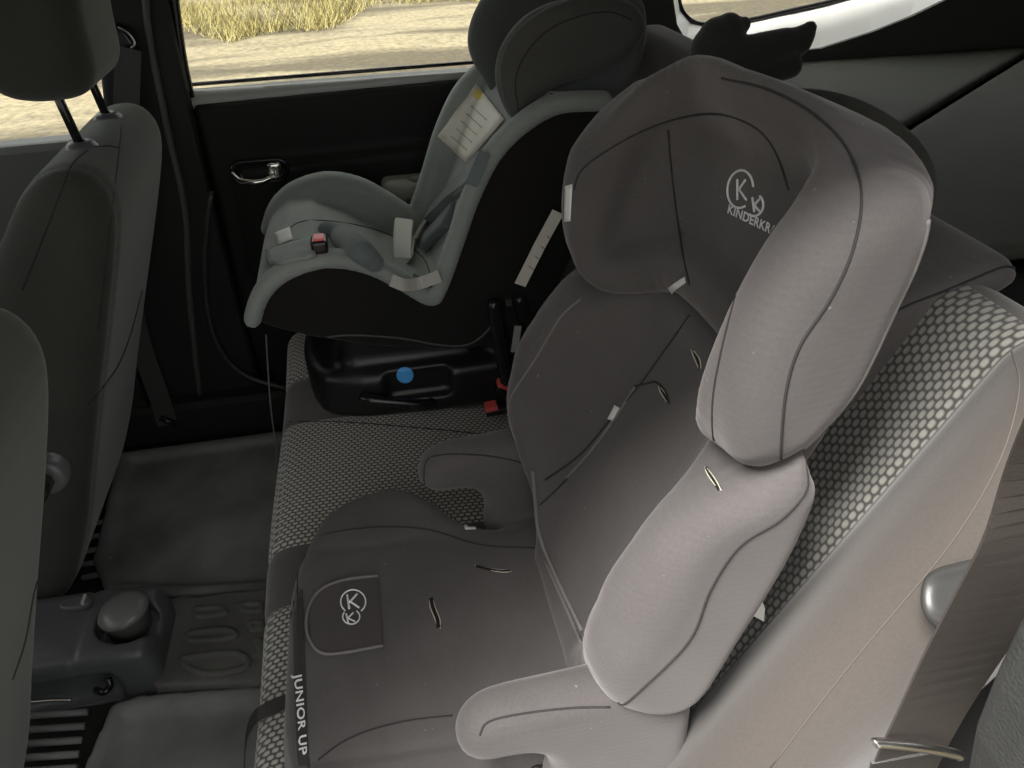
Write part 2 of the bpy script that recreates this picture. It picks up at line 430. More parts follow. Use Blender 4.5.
def glassmat():
    m, t, b = nodes('window_glass'); b.inputs['Transmission Weight'].default_value = 1; b.inputs['Roughness'].default_value = 0; b.inputs['IOR'].default_value = 1.02
    b.inputs['Base Color'].default_value = (.97, 1, .97, 1); return m
G_glass = glassmat()

# ------------------------------------------------------------------ outdoors
def ground_mat():
    m, t, b = nodes('gravel_track'); b.inputs['Roughness'].default_value = .95
    c = t.nodes.new('ShaderNodeTexCoord')
    mp = t.nodes.new('ShaderNodeMapping'); mp.inputs['Rotation'].default_value = (0, 0, math.radians(-12)); mp.inputs['Scale'].default_value = (.25, 1, 1)
    n1 = t.nodes.new('ShaderNodeTexNoise'); n1.inputs['Scale'].default_value = 1.1; n1.inputs['Detail'].default_value = 5
    n2 = t.nodes.new('ShaderNodeTexNoise'); n2.inputs['Scale'].default_value = 14; n2.inputs['Detail'].default_value = 8; n2.inputs['Roughness'].default_value = .7
    v = t.nodes.new('ShaderNodeTexVoronoi'); v.inputs['Scale'].default_value = 22
    t.links.new(c.outputs['Object'], mp.inputs[0]); t.links.new(mp.outputs[0], n1.inputs['Vector'])
    t.links.new(c.outputs['Object'], n2.inputs['Vector']); t.links.new(c.outputs['Object'], v.inputs['Vector'])
    r1 = t.nodes.new('ShaderNodeValToRGB'); e = r1.color_ramp.elements
    e[0].position = .42; e[0].color = (.040, .031, .014, 1); e[1].position = .57; e[1].color = (.13, .108, .062, 1)
    x = e.new(.50); x.color = (.080, .066, .036, 1)
    t.links.new(n1.outputs[0], r1.inputs[0])
    r2 = t.nodes.new('ShaderNodeMapRange'); r2.inputs[1].default_value = .3; r2.inputs[2].default_value = .7; r2.inputs[3].default_value = .45; r2.inputs[4].default_value = 1.55
    t.links.new(n2.outputs[0], r2.inputs[0])
    s = t.nodes.new('ShaderNodeVectorMath'); s.operation = 'SCALE'; t.links.new(r1.outputs[0], s.inputs[0]); t.links.new(r2.outputs[0], s.inputs['Scale'])
    t.links.new(s.outputs[0], b.inputs['Base Color'])
    bp = t.nodes.new('ShaderNodeBump'); bp.inputs['Strength'].default_value = .6; bp.inputs['Distance'].default_value = .03
    t.links.new(n2.outputs[0], bp.inputs['Height']); t.links.new(bp.outputs[0], b.inputs['Normal'])
    return m
GZ = -.42
nx, ny = 90, 90; gx = np.linspace(-30, 40, nx); gy = np.linspace(-12, 60, ny); V = []; Fc = []
for i in range(nx):
    for j in range(ny):
        x, y = gx[i], gy[j]
        V.append((x, y, GZ+(.04*math.sin(x*1.3+y*.7)*math.cos(y*1.9) if y > 3 else 0)+(.25*max(0, y-13-.2*x) if y > 12 else 0)*.15))
for i in range(nx-1):
    for j in range(ny-1): Fc.append((i*ny+j, (i+1)*ny+j, (i+1)*ny+j+1, i*ny+j+1))
tag(mk('ground', V, Fc, ground_mat()), kind='structure')
gm = plain('dry_grass', (.24, .20, .068), .8, var=.35, scale=3)
V = []; Fc = []
for k in range(42000):
    x = random.uniform(-6, 3.5); y = random.uniform(9.0, 16)
    if y < 9.7+(x+3.2)*.62+.5*math.sin(x*2.1)+.3*math.sin(x*5.3): continue
    if math.sin(x*3.1+y*1.7)+math.sin(y*2.9-x)+random.uniform(-1.2, 1.2) < -1.0: continue
    h = random.uniform(.05, .26); a = random.uniform(0, 6.28); l = random.uniform(-.16, .16); l2 = random.uniform(-.16, .16); w = .0065; n = len(V)
    dx, dy = math.cos(a)*w, math.sin(a)*w
    V += [(x-dx, y-dy, GZ-.02), (x+dx, y+dy, GZ-.02), (x+l, y+l2, GZ+h)]
    Fc.append((n, n+1, n+2))
tag(mk('dry_grass', V, Fc, gm, smooth=False), 'tall dry yellow grass on the far verge of the gravel track', 'grass', kind='stuff')
# ------------------------------------------------------------------ car body (the room)
def st(name, V, Fc, mat, b=0, **k):
    o = mk(name, V, Fc, mat, None, smooth=False, **k); o['kind'] = 'structure'
    if b: bevel(o, b)
    return o
DY = 1.72
st('floor', *box_mesh((-1.9, .05, .0), (2.05, 1.80, .085)), P_carpet)
st('ceiling', *prism_mesh([(-1.95, .12), (-.46, .12), (-.40, .30), (2.05, .30), (2.05, 1.78), (-1.95, 1.78)], 1.36, 1.40, 'z'), plain('headliner', (.3, .3, .28), .95))  # unseen roof, its near edge set to limit light through the open door
# far body side: pillars and panels with window openings
def XZy(pts): return XZ(pts, DY)
o = st('wall_far_lower', *box_mesh((-2.0, DY+.03, .0), (2.1, DY+.07, .80)), P_trim)
pil = [(-.60, .0), (-.34, .0), (-.34, .60), (-.335, .88), (-.327, 1.10), (-.33, 1.36), (-.475, 1.36), (-.46, 1.06), (-.50, .86), (-.60, .70)]
st('trim_1', *prism_mesh(pil, DY-.045, DY+.02, 'y'), P_trim, .012)
# raised seal along the pillar
tube_pts = catmull([W(143, -30, y=DY-.05), W(150, 40, y=DY-.05), W(168, 130, y=DY-.05), W(185, 210, y=DY-.05), W(190, 300, y=DY-.05), W(200, 400, y=DY-.05)], 6)
o = tube('trim_2', tube_pts, .007, plain('pillar_seal', (.07, .07, .06), .5)); o['kind'] = 'structure'
o = tube('trim_3', catmull([W(172, -20, y=DY-.02), W(181, 50, y=DY-.02), W(190, 97, y=DY-.02)], 6), .009, P_gloss); o['kind'] = 'structure'
# C pillar and dark trim around the quarter window
qpx = [(670, -50), (667, -10), (672, 22), (682, 40), (700, 52), (745, 54), (815, 46), (865, 30), (905, 14), (950, -8)]
qh = [(p[0], p[2]) for p in (W(*q, y=DY) for q in qpx)]
outer = [(.46, 1.36), (.50, 1.10), (.50, .70), (2.1, .70), (2.1, .905), (qh[-1][0]+.6, .99)]
cp = outer[:3]+[(2.1, .70), (2.1, 1.02)]+[qh[-1]]+qh[::-1][1:]+[(qh[0][0], 1.36)]
st('wall_far_rear', *prism_mesh(cp, DY-.03, DY+.03, 'y'), plain('rear_side_trim', (.075, .078, .066), .6, bump=.4, scale=240))
# pale sill (reveal) of the quarter window
rev = plain('pale_body_reveal', (.85, .85, .80), .4)
inn = [(x+(.030 if i < 4 else 0), z+(.0 if i < 3 else .045)) for i, (x, z) in enumerate(qh)]
inn = [(p[0], p[2]) for p in (W(*q, y=DY+.12) for q in [(680, -50), (677, -10), (680, 10), (690, 22), (706, 26), (745, 22), (790, 12), (830, 3), (870, -8), (920, -20)])]
V = [(x, DY-.02, z) for x, z in qh]+[(x, DY+.12, z) for x, z in inn]; n = len(qh)
V += [(x, DY+.12, z-.03) for x, z in inn]+[(x, DY-.02, z-.02) for x, z in qh]
Fc = []
for i in range(n-1):
    for k in range(3): Fc.append((k*n+i, k*n+i+1, (k+1)*n+i+1, (k+1)*n+i))
st('trim_4', V, Fc, rev)
o = tube('trim_5', [(x, DY+.115, z+.004) for x, z in catmull(inn, 4)], .006, P_gloss); o['kind'] = 'structure'
st('window_2', *box_mesh((.5, DY+.125, .88), (2.0, DY+.128, 1.36)), G_glass)

# far rear door: panel, sill, armrest, handle, window
door = thing('door_1', 'x', 'x', (0, DY, .1)); del door['label']; del door['category']; door['kind'] = 'structure'
sill = XZy([(186, 100), (250, 92), (330, 83), (400, 76), (470, 70)])
dp = [(-.34, .30), (-.30, .18), (-.20, .13), (.30, .13), (.60, .30), (.62, .87)]+[(.236, .878), (-.0, .873), (-.335, .866)]
def dpanel(X, Y, Z):
    d2 = poly2(X, Z, dp); d = ext(d2, Y-DY, .030, .012)
    # padded middle bulge and waist rail
    q = poly2(X, Z, [(-.29, .50), (-.27, .74), (.55, .76), (.55, .30), (-.15, .30)])
    d = smin(d, ext(q, Y-(DY-.01), .038, .02), .02)
    return d
sdf('door_panel', (-.37, DY-.07, .10), (.65, DY+.05, .90), .008, dpanel, P_panel, door)
def sillf(X, Y, Z):
    L = [(-.345, DY+.005, .868), (-.15, DY+.005, .872), (.236, DY+.005, .882), (.62, DY+.005, .872)]
    d = tubed(X, Y*1.0, Z, L, .024)
    return np.maximum(d, Z-.890)
sdf('window_sill', (-.38, DY-.04, .83), (.66, DY+.05, .92), .005, sillf, plain('sill_plastic', (.36, .37, .34), .35, bump=.3, scale=260), door)
mk('window_pane', *box_mesh((-.335, DY+.03, .86), (.50, DY+.033, 1.36)), G_glass, door, smooth=False)
tube('window_seal', [(-.34, DY+.03, .895), (.0, DY+.03, .897), (.5, DY+.03, .90)], .004, P_gloss, door)
# armrest of the door, pale grey with a pull slot
def armf(X, Y, Z):
    d = rbox(X, Y, Z, (.19, DY-.06, .668), (.17, .035, .026), .015)
    return smax(d, -rbox(X, Y, Z, (.115, DY-.075, .69), (.035, .012, .03), .01), .004)
arm = sdf('door_armrest', (.0, DY-.11, .62), (.37, DY, .72), .004, armf, P_grey, door); arm['label'] = 'pale grey door armrest with a slot'
# inner door handle: dark cup with a chrome lever
hc = W(260, 172, y=DY-.05)
def cup(X, Y, Z):
    d = rbox(X, Y, Z, (hc[0], DY-.045, hc[2]), (.068, .012, .034), .03)
    return smax(d, -rbox(X, Y, Z, (hc[0], DY-.06, hc[2]), (.058, .02, .026), .024), .004)
sdf('handle_cup', (hc[0]-.08, DY-.07, hc[2]-.05), (hc[0]+.08, DY-.02, hc[2]+.05), .003, cup, P_gloss, door)
lev = catmull([W(232, 172, y=DY-.062), W(240, 179, y=DY-.064), W(252, 182, y=DY-.066), W(263, 181, y=DY-.064), W(270, 178, y=DY-.06), W(277, 178, y=DY-.056)], 6)
h1 = tube('door_handle', lev, [.0025+.0035*min(1, i/14) for i in range(len(lev))], M_chrome, door); h1['label'] = 'curved chrome lever'
def hb(X, Y, Z):
    c = W(275, 170, y=DY-.055)
    d = rbox(X, Y, Z, c, (.014, .008, .017), .006)
    return smax(d, -rbox(X, Y, Z, c+np.array((-.007, -.008, -.001)), (.008, .008, .007), .003), .002)
h2 = sdf('handle_hinge', (hc[0]-.0, DY-.075, hc[2]-.04), (hc[0]+.08, DY-.03, hc[2]+.05), .002, hb, M_chrome, door)
# seal arc of the door aperture
o = tube('trim_6', catmull([W(212, 190, y=DY-.04), W(205, 260, y=DY-.05), W(212, 330, y=DY-.06), W(240, 372, y=DY-.07), W(290, 390, y=DY-.08)], 6), .006, plain('aperture_seal', (.035, .035, .032), .4)); o['kind'] = 'structure'
# far sill trim and wheel arch
st('baseboard_far', *prism_mesh([(-1.8, .085), (.5, .085), (.5, .24), (-.2, .20), (-1.8, .20)], DY-.09, DY+.03, 'y'), P_trim, .015)
# far front door: panel below its window
fd = thing('door_2', 'x', 'x', (-1.1, DY, .1)); del fd['label']; del fd['category']; fd['kind'] = 'structure'
o = mk('door_panel', *prism_mesh([(-1.7, .1), (-.56, .1), (-.56, .64), (-.56, .815), (-1.7, .80)], DY-.02, DY+.05, 'y'), plain('front_door_plastic', (.12, .13, .115), .45, bump=.3, scale=200), fd, smooth=False); bevel(o, .015)
mk('window_pane', *box_mesh((-1.7, DY+.03, .80), (-.50, DY+.033, 1.36)), G_glass, fd, smooth=False)
mk('lower_pocket', *box_mesh((-1.6, DY-.07, .15), (-.60, DY-.02, .60)), P_trim, fd, smooth=False)
# near body side (mostly outside the picture): only what closes the cabin
st('wall_near_front', *box_mesh((-1.9, .12, .0), (-.50, .17, .84)), P_trim)
st('wall_near_rear', *box_mesh((.54, .12, .0), (2.1, .17, .93)), P_trim)
st('trim_10', *prism_mesh([(-.78, .84), (-.50, .84), (-.42, 1.32), (-.62, 1.32)], .12, .17, 'y'), P_trim)  # unseen near B pillar, made wide to shade the near front seat
st('trim_7', *prism_mesh([(.54, .93), (2.05, .93), (2.05, 1.36), (.47, 1.36)], .12, .17, 'y'), P_trim)  # solid across the near quarter window, added to darken the luggage area
st('wall_front', *box_mesh((-1.95, .14, .0), (-1.85, 1.8, .86)), P_trim)
st('wall_rear', *box_mesh((2.05, .14, .0), (2.1, 1.8, 1.36)), P_trim)  # closed up to the roof over the rear window, to darken the back

# luggage cover behind the bench, with the slot of its hinge line
lc = thing('luggage_cover', 'grey luggage cover behind the bench crossed by one dark diagonal slot', 'cover', (1.2, 1.0, .86))
a = W(1034, 48, z=.862); b = W(906, 126, z=.862); dv = (a-b)/np.linalg.norm(a-b)
def coverf(X, Y, Z):
    d = rbox(X, Y, Z, (1.34, 1.20, .85), (.75, .495, .012), .01)
    return smax(d, -np.maximum(tubed(X, Y, Z, [b-dv*.3, b, a, a+dv*.5], .010), -(Z-.80)), .002)
def cover2(X, Y, Z):
    d = rbox(X, Y, Z, (1.34, 1.20, .852), (.75, .495, .010), .008)
    n = np.array((-dv[1], dv[0])); s = (X-b[0])*n[0]+(Y-b[1])*n[1]
    return np.maximum(d, -(np.abs(s)-.009))
sdf('cover_panel', (.57, .68, .83), (2.12, 1.73, .88), .009, cover2, C_cover, lc)
st('wall_trunk', *box_mesh((.6, .2, .78), (2.05, 1.7, .80)), P_carpet)

# ------------------------------------------------------------------ rear bench
bench = thing('rear_bench', 'rear car bench in grey cloth with pale dotted centre panels', 'car seat', (.1, .98, .085))
BANDS = [(.30, .79), (.905, 1.24), (1.395, 1.60)]
D_cush = dotted('bench_cushion_cloth', (.115, .106, .098), (.10, .10, .09), (.56, .55, .49), BANDS, 9)  # same cloth as the backrest, colours raised to stand in for brighter light
prof = catmull([(-.225, .16), (-.238, .27), (-.238, .345), (-.215, .378), (-.15, .384), (0, .380), (.15, .368), (.27, .358), (.30, .30), (.27, .18), (.0, .15), (-.18, .13)], 3, True)
GR = [.79, .905, 1.24, 1.395]
def cush(X, Y, Z):
    d = ext(poly2(X, Z, prof), Y-.955, .665, .045)
    g = sum(np.exp(-((Y-q)/.008)**2) for q in GR)
    return d+.0045*g+.003*np.cos((Y-.62)*9)
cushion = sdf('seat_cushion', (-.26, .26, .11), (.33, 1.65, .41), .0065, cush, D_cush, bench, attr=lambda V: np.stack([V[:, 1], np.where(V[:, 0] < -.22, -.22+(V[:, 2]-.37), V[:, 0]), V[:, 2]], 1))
# backrest frame, leaning 28 degrees
LE = math.radians(28)
FD = Frame((.22, 0, .40), (0, 1, 0), (math.sin(LE), 0, math.cos(LE)), (-math.cos(LE), 0, math.sin(LE)))
def on_back(px, py, w=0):
    d = ray(px, py); n = FD.B[2]; O = FD.O+n*w; return CAM+d*(((O-CAM)@n)/(d@n))
D_back = dotted('bench_back_cloth', (.060, .053, .047), (.052, .052, .048), (.23, .225, .20), [(.447, .80), (.98, 1.30)], .60)  # same cloth as the cushion, colours lowered to offset strong light on the bolster
def backf(y0, y1, near):
    pol = [(y0, -.05), (y1, -.05), (y1, .50), (y1-.01, .56), (y1-.05, .60), (y0+.10, .61), (y0+.045, .585), (y0+.01, .52), (y0, .42)] if near else \
          [(y0, -.05), (y1, -.05), (y1, .50), (y1-.03, .58), (y1-.09, .61), (y0+.03, .61), (y0, .58)]
    def f(U, V, Wc):
        d2 = poly2(U, V, pol)
        surf = .0 + (.034*np.exp(-((U-.376)/.062)**2) if near else .02*np.exp(-((U-1.48)/.08)**2))
        d = ext(d2, Wc+.055-surf/2, .055+surf/2, .045)
        if near:
            d = d+.0045*np.exp(-((U-.447)/.006)**2)
        return d
    return f
att = lambda V: np.stack([V[:, 0], V[:, 1], V[:, 2]], 1)
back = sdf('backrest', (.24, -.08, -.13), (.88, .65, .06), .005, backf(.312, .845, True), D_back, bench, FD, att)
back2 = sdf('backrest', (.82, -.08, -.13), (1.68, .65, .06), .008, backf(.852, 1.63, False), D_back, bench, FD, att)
seam('seam', back, [(1012, 352), (1020, 385), (1008, 440), (985, 490), (950, 545), (905, 600), (850, 665), (770, 768)], plain('pale_thread', (.09, .08, .07), .8), .0006)
seam('seam', cushion, [(281, 422), (340, 422), (420, 428), (500, 436)], K_seam, .0012)

# round lever plate on the bolster by the door
kc = on_back(946, 596, .03)
knob = thing('belt_guide', 'dark rounded plastic belt guide on the bench bolster beside the belt', 'belt guide', tuple(kc))
def kn(U, V, Wc):
    d2 = poly2(U, V, KP); d = ext(d2, Wc-.006, .016, .013)
    return d+.004*smin(np.zeros_like(d), np.zeros_like(d), .01) if False else smax(d, -ext(d2+.007, Wc-.026, .010, .008), .003)
KP = [tuple(FD.local(on_back(*q, w=.035))[:2]) for q in catmull([(922, 585), (932, 570), (955, 562), (985, 560), (990, 600), (965, 632), (935, 628), (922, 610)], 4, True)]
kl = FD.local(kc)
FK = Frame(FD.O+FD.B[2]*.022, *FD.B)
sdf('guide_body', (min(p[0] for p in KP)-.02, min(p[1] for p in KP)-.02, -.02), (max(p[0] for p in KP)+.02, max(p[1] for p in KP)+.02, .04), .0025, kn, plain('guide_plastic', (.035, .035, .034), .4), knob, FK)

# near belt with its metal anchor bar
belt = thing('seat_belt', 'brown grey belt webbing slanting down through a metal bar at lower right', 'seat belt', tuple(W(915, 750, y=.235)))
bp_ = [W(1110, 400, y=.18), W(1060, 490, y=.20), W(1022, 560, y=.21), W(985, 620, y=.22), W(950, 680, y=.23), W(915, 745, y=.238), W(895, 790, y=.245)]
sdv = W(985, 665, y=.22)-W(915, 640, y=.22)
ribbon('webbing', catmull(bp_, 5), sdv, .050, .0016, C_belt2, belt)
tube('metal_bar', catmull([W(874, 744, y=.232), W(880, 743, y=.232), W(920, 747, y=.228), W(955, 754, y=.228), W(960, 757, y=.228)], 4), [.0022]+[.0034]*15+[.0022], M_steel, belt)
ribbon('lower_webbing', [W(905, 757, y=.238), W(890, 800, y=.25)], sdv, .045, .002, C_belt, belt)
# grey door aperture trim at the lower right corner
ap = [W(*q, y=.19) for q in [(1075, 560), (1024, 640), (1000, 690), (980, 740), (968, 800), (1080, 800)]]
o = st('trim_8', *prism_mesh([(p[0], p[2]) for p in ap], .16, .20, 'y'), plain('aperture_felt', (.016, .017, .016), .8, bump=1, scale=400), .01)
# near door sill, widened to hide the bright ground beyond it
st('wall_near_sill', *box_mesh((-.5, -.10, .0), (.62, .29, .26)), P_trim)

# ------------------------------------------------------------------ saddle headrest on the bench behind the booster
hr = thing('rear_headrest', 'charcoal saddle-shaped headrest between the booster and the bench top', 'headrest', (.47, .45, .9))
HPX = catmull(XZ([(822, 419), (832, 390), (860, 345), (892, 308), (950, 283), (1000, 262), (1018, 264), (1021, 283), (975, 312), (930, 337), (905, 368), (880, 398), (850, 418)], .545), 4, True)
hrm = sdf('headrest_pad', (.28, .50, .76), (.66, .90, 1.08), .005, lambda X, Y, Z: ext(poly2(X, Z, HPX), Y-.69, .15, .022), K_boost, hr)

hr2 = thing('rear_headrest', 'dark bench headrest behind the toddler seat, its top lit by the window', 'headrest', (.5, 1.27, .92))
sdf('headrest_pad', (.40, 1.09, .84), (.62, 1.46, 1.05), .006, lambda X, Y, Z: rbox(X, Y, Z, (.515, 1.275, .935), (.045, .155, .075), .035), knit('headrest_cloth', (.075, .074, .066), .25), hr2)

# ------------------------------------------------------------------ booster seat
O = (.17, .635, .46); TB = math.radians(23)
FB = Frame(O, (0, 1, 0), (math.sin(TB), 0, math.cos(TB)), (-math.cos(TB), 0, math.sin(TB)))
boost = thing('booster_seat', 'charcoal padded high-back booster seat with armrests and winged headrest, nearest the camera', 'child seat', (.05, .635, .385))
YC = .635
hpn = [(-.174, 0), (-.172, .10), (-.155, .17), (-.125, .225), (-.07, .262), (-.015, .262), (.03, .22), (.065, .178), (.11, .160), (.16, .165), (.215, .17), (.225, 0)]
pol_c = [(x, YC+y) for x, y in catmull(hpn, 3)] + [(x, YC-y) for x, y in catmull(hpn, 3)[::-1]]
armp = XZ([(413, 468), (420, 448), (445, 442), (500, 446), (530, 455), (560, 470), (560, 560), (520, 560), (512, 545), (517, 522), (500, 507), (460, 500), (425, 492)], .845)
armp = [(x, z) for x, z in armp]
def cushf(X, Y, Z):
    u = Y-YC
    top = .470-.010*np.exp(-(u/.11)**2)*np.clip((X+.16)/.1, 0, 1)+.012*np.clip((np.abs(u)-.15)/.08, 0, 1)+.012*np.clip(-(X+.06)/.1, 0, 1)
    mid = (.388+top)/2; hh = (top-.388)/2
    X2 = X+np.clip(.47-Z, 0, .1)*.22*(X < -.05)
    d = ext(poly2(X2, Y, pol_c), Z-mid, hh, .022)
    a = ext(poly2(X, Z, ARM), np.abs(u)-.198, .028, .026)
    d = smin(d, a, .022)
    d = d+.003*np.exp(-((np.abs(u)-.155-.25*(X+.1)**2)/.006)**2)*(X < .02)*(Z > .45)
    return d
ARM = catmull([(.010, .545), (.017, .573), (.045, .592), (.11, .597), (.17, .60), (.235, .60), (.25, .50), (.24, .41), (.13, .40), (.098, .43), (.100, .48), (.090, .510), (.07, .522), (.03, .525)], 3, True)
bc = sdf('seat_cushion', (-.20, .33, .37), (.28, .94, .63), .0042, cushf, K_boost, boost)
# back pad with torso wings
cvB = catmull([(0, 0), (.07, .0), (.105, .008), (.15, .04), (.19, .085), (.205, .115)], 3)
outB = [(0, -.02), (.10, -.02), (.125, .025), (.15, .06), (.195, .10), (.232, .15), (.25, .20), (.258, .25), (.24, .31), (.20, .355), (.16, .395), (.12, .43), (0, .43)]
outB = catmull(outB[1:-1], 3); outB = [(-.3, -.02)]+outB+[(-.3, .43)]
fB = lookup_poly(outB)
blk = catmull([tuple(FB.local(W(*q, y=.42))[[2, 1]]) for q in [(602, 694), (601, 655), (618, 630), (644, 588), (668, 540), (704, 503), (748, 480), (782, 454), (803, 444), (814, 470), (816, 490), (788, 552), (740, 630), (700, 690), (652, 708)]], 3, True)
def backB(U, V, Wc):
    S, N = bend(U, Wc, cvB); d2 = fB(S, V)
    rim = np.exp(-((d2+.025)/.02)**2)
    d = ext(d2, N+.006, .020+.006*rim, .018)
    b = ext(poly2(Wc, V, blk)+.004, np.abs(U)-.210, .028, .026)
    d = smin(d, b, .03)
    sh = rbox(U, V, Wc, (0, .20, -.035), (.15, .22, .02), .02)
    return smin(d, sh, .02)
bb = sdf('back_pad', (-.27, -.05, -.07), (.27, .49, .15), .0042, backB, K_boost, boost, FB)
# headrest
cvH = catmull([(0, .020), (.06, .022), (.11, .032), (.155, .060), (.180, .095), (.190, .125)], 3)
outH = [(.0, .43), (.07, .422), (.12, .392), (.16, .372), (.20, .375), (.23, .402), (.243, .45), (.247, .51), (.238, .56), (.205, .605), (.14, .638), (.07, .648), (0, .65)]
outH = [(-.2, .43)]+catmull(outH, 3)+[(-.2, .65)]
fH = lookup_poly(outH)
blkH = catmull([(.085, .395), (.12, .418), (.142, .456), (.152, .50), (.148, .54), (.133, .575), (.114, .600), (.090, .612), (.066, .585), (.045, .52), (.036, .46), (.05, .41)], 3, True)
def headB(U, V, Wc):
    kk = np.clip(-U/.2, 0, 1); V = V-.016*kk; Wc = Wc+.012*kk
    w2 = Wc-2.6*np.clip(V-.47, 0, 1)**2*(1-.75*np.clip(np.abs(U)/.19, 0, 1)**2)
    S, N = bend(U, w2, cvH); d2 = fH(S, V)
    rim = np.clip((d2+.066)/.034, 0, 1); rim = rim*rim*(3-2*rim)
    hw = .018+.0165*rim
    d = ext(d2, N+.010-.004*rim, hw, .019)
    b = ext(poly2(Wc, V, blkH)+.02*np.clip(U/.1, 0, 1)*np.clip((V-.5)/.08, 0, 1), np.abs(U)-.203, .025, .024)
    return smin(d, b, .03)
bh = sdf('headrest', (-.25, .34, -.06), (.25, .73, .28), .0042, headB, K_boost, boost, FB)

# ------------------------------------------------------------------ child seat (far)
YS = 1.345; HW = .205
cs = thing('child_seat', 'grey-green harnessed toddler seat with black sides strapped on the far rear seat', 'child seat', (.05, YS, .385))
NP = [(252, 322), (258, 303), (268, 288), (288, 273), (325, 262), (365, 267), (400, 283), (430, 300), (440, 290), (458, 240), (472, 200), (495, 155), (525, 125), (560, 106), (606, 103), (600, 200), (560, 290), (510, 345), (460, 353), (380, 350), (310, 340), (270, 330)]
prof_s = XZ(NP, 1.14)
def shellf(X, Y, Z):
    u = np.abs(Y-YS); d2 = lk(X, Z)
    side = ext(d2, u-.185, .014, .010)
    pan = ext(poly2(X, Z, panp), Y-YS, .18, .02)
    return smin(side, pan, .01)
lk = lookup_poly(prof_s)
RIM = [np.array(p) for p in prof_s[:15]]
panp = [(-.205, .655), (-.17, .69), (-.12, .695), (-.05, .665), (.02, .625), (.08, .605), (.12, .62), (.17, .72), (.22, .84), (.28, .955), (.36, .955), (.355, .80), (.29, .65), (.18, .555), (.10, .552), (-.13, .61), (-.19, .64)]
sdf('shell', (-.25, 1.12, .53), (.40, 1.57, .98), .006, shellf, K_shell, cs)
rimc = catmull([(p[0], p[1]) for p in RIM], 4)
def coverS(X, Y, Z):
    u = Y-YS; au = np.abs(u)
    inner = ext(poly2(X, Z, padp), u, .165, .02)
    # soft bowl
    d2 = lk(X, Z)
    d = inner
    side = ext(smax(d2+.003, -lk2(X, Z), .01), au-.172, .012, .010)
    d = smin(d, side, .02)
    rim = tubed2(X, Z, au)
    return smin(d, rim, .008)
padp = [(-.225, .648), (-.205, .69), (-.165, .715), (-.12, .718), (-.06, .69), (.0, .645), (.06, .622), (.095, .63), (.125, .68), (.17, .78), (.22, .88), (.27, .955), (.33, .955), (.25, .85), (.16, .66), (.10, .60), (.02, .60), (-.10, .66), (-.19, .655)]
lk2 = lambda X, Z: poly2(X, Z, [(-.3, .70), (-.14, .55), (.10, .50), (.20, .56), (.36, .80), (.38, .92), (.30, .92), (.15, .63), (.08, .58), (-.10, .64)])
def tubed2(X, Z, au):
    d = np.full(X.shape, 1e9, np.float32)
    for i in range(len(rimc)-1):
        a, b = rimc[i], rimc[i+1]; e = b-a; L = e@e; t = np.clip(((X-a[0])*e[0]+(Z-a[1])*e[1])/L, 0, 1)
        px = X-a[0]-e[0]*t; pz = Z-a[1]-e[1]*t
        d = np.minimum(d, px*px+pz*pz)
    # rounded band: wide across, thin along the outline normal
    r2 = np.sqrt(d); q = np.abs(au-.190)
    a = np.maximum(q-.006, 0)
    return np.sqrt(a*a+r2*r2)-.014
csc = sdf('seat_cover', (-.26, 1.10, .56), (.40, 1.58, 1.0), .0055, coverS, K_teal, cs)
# base
bpl = [(-.17, .08), (-.175, .0), (-.15, -.10), (-.09, -.135), (.0, -.145), (.16, -.15), (.22, -.12), (.22, .12), (.16, .15), (-.09, .135), (-.15, .11)]
bpl = catmull([(x, YS+y) for x, y in bpl], 3, True)
def basef(X, Y, Z):
    d = ext(poly2(X, Y, bpl), Z-.435, .05, .022)
    d = smin(d, rbox(X, Y, Z, (.03, YS, .51), (.13, .11, .06), .03), .03)
    d = smin(d, rbox(X, Y, Z, (.22, YS, .50), (.05, .13, .11), .03), .02)
    rec = rbox(X, Y, Z, (.035, YS-.165, .455), (.062, .035, .030), .015)
    return smax(d, -rec, .008)
base = sdf('base', (-.2, YS-.18, .37), (.30, YS+.18, .64), .0045, basef, P_black, cs)
hd = catmull([W(362, 397, y=1.20), W(372, 400, y=1.19), W(400, 403, y=1.185), W(425, 405, y=1.185), W(432, 402, y=1.20)], 4)
tube('release_handle', hd, .011, P_gloss, cs)

# ------------------------------------------------------------------ front seats
def front_seat(name, label, y0, y1, ztop, loc, hb_):
    t = thing(name, label, 'car seat', loc)
    def f(X, Y, Z):
        pr = FS
        d = ext(poly2(X, Z-(ztop-.95), pr), Y-(y0+y1)/2, (y1-y0)/2, .05)
        d = d+.004*np.exp(-((Y-(y0+y1)/2)/.16)**4)*0-0
        d = d+.003*np.exp(-((Y-y0-.045)/.006)**2)
        return d
    sdf_ = sdf('backrest', (-.95, y0-.02, .12), (-.25, y1+.02, 1.0), .008, f, K_cardark, t)
    return t, sdf_
FS = catmull([(-.425, .925), (-.385, .952), (-.345, .955), (-.318, .935), (-.312, .885), (-.350, .775), (-.412, .62), (-.475, .46), (-.53, .32), (-.60, .19), (-.68, .16), (-.80, .20), (-.76, .34), (-.685, .50), (-.61, .64), (-.53, .785), (-.465, .875)], 3, True)
_FS0 = FS; FS = [(x-.042, z-.024) for x, z in _FS0]
fs1, fb1 = front_seat('front_seat', 'far front seat seen from behind, dark cloth with a headrest on two posts', 1.075, 1.505, .95, (-.5, 1.29, .13), True)
FS = [(x-.015, z) for x, z in _FS0]
fs2, fb2 = front_seat('front_seat', 'near front seat backrest cut by the left edge of the picture', .28, .735, .93, (-.5, .5, .13), False)
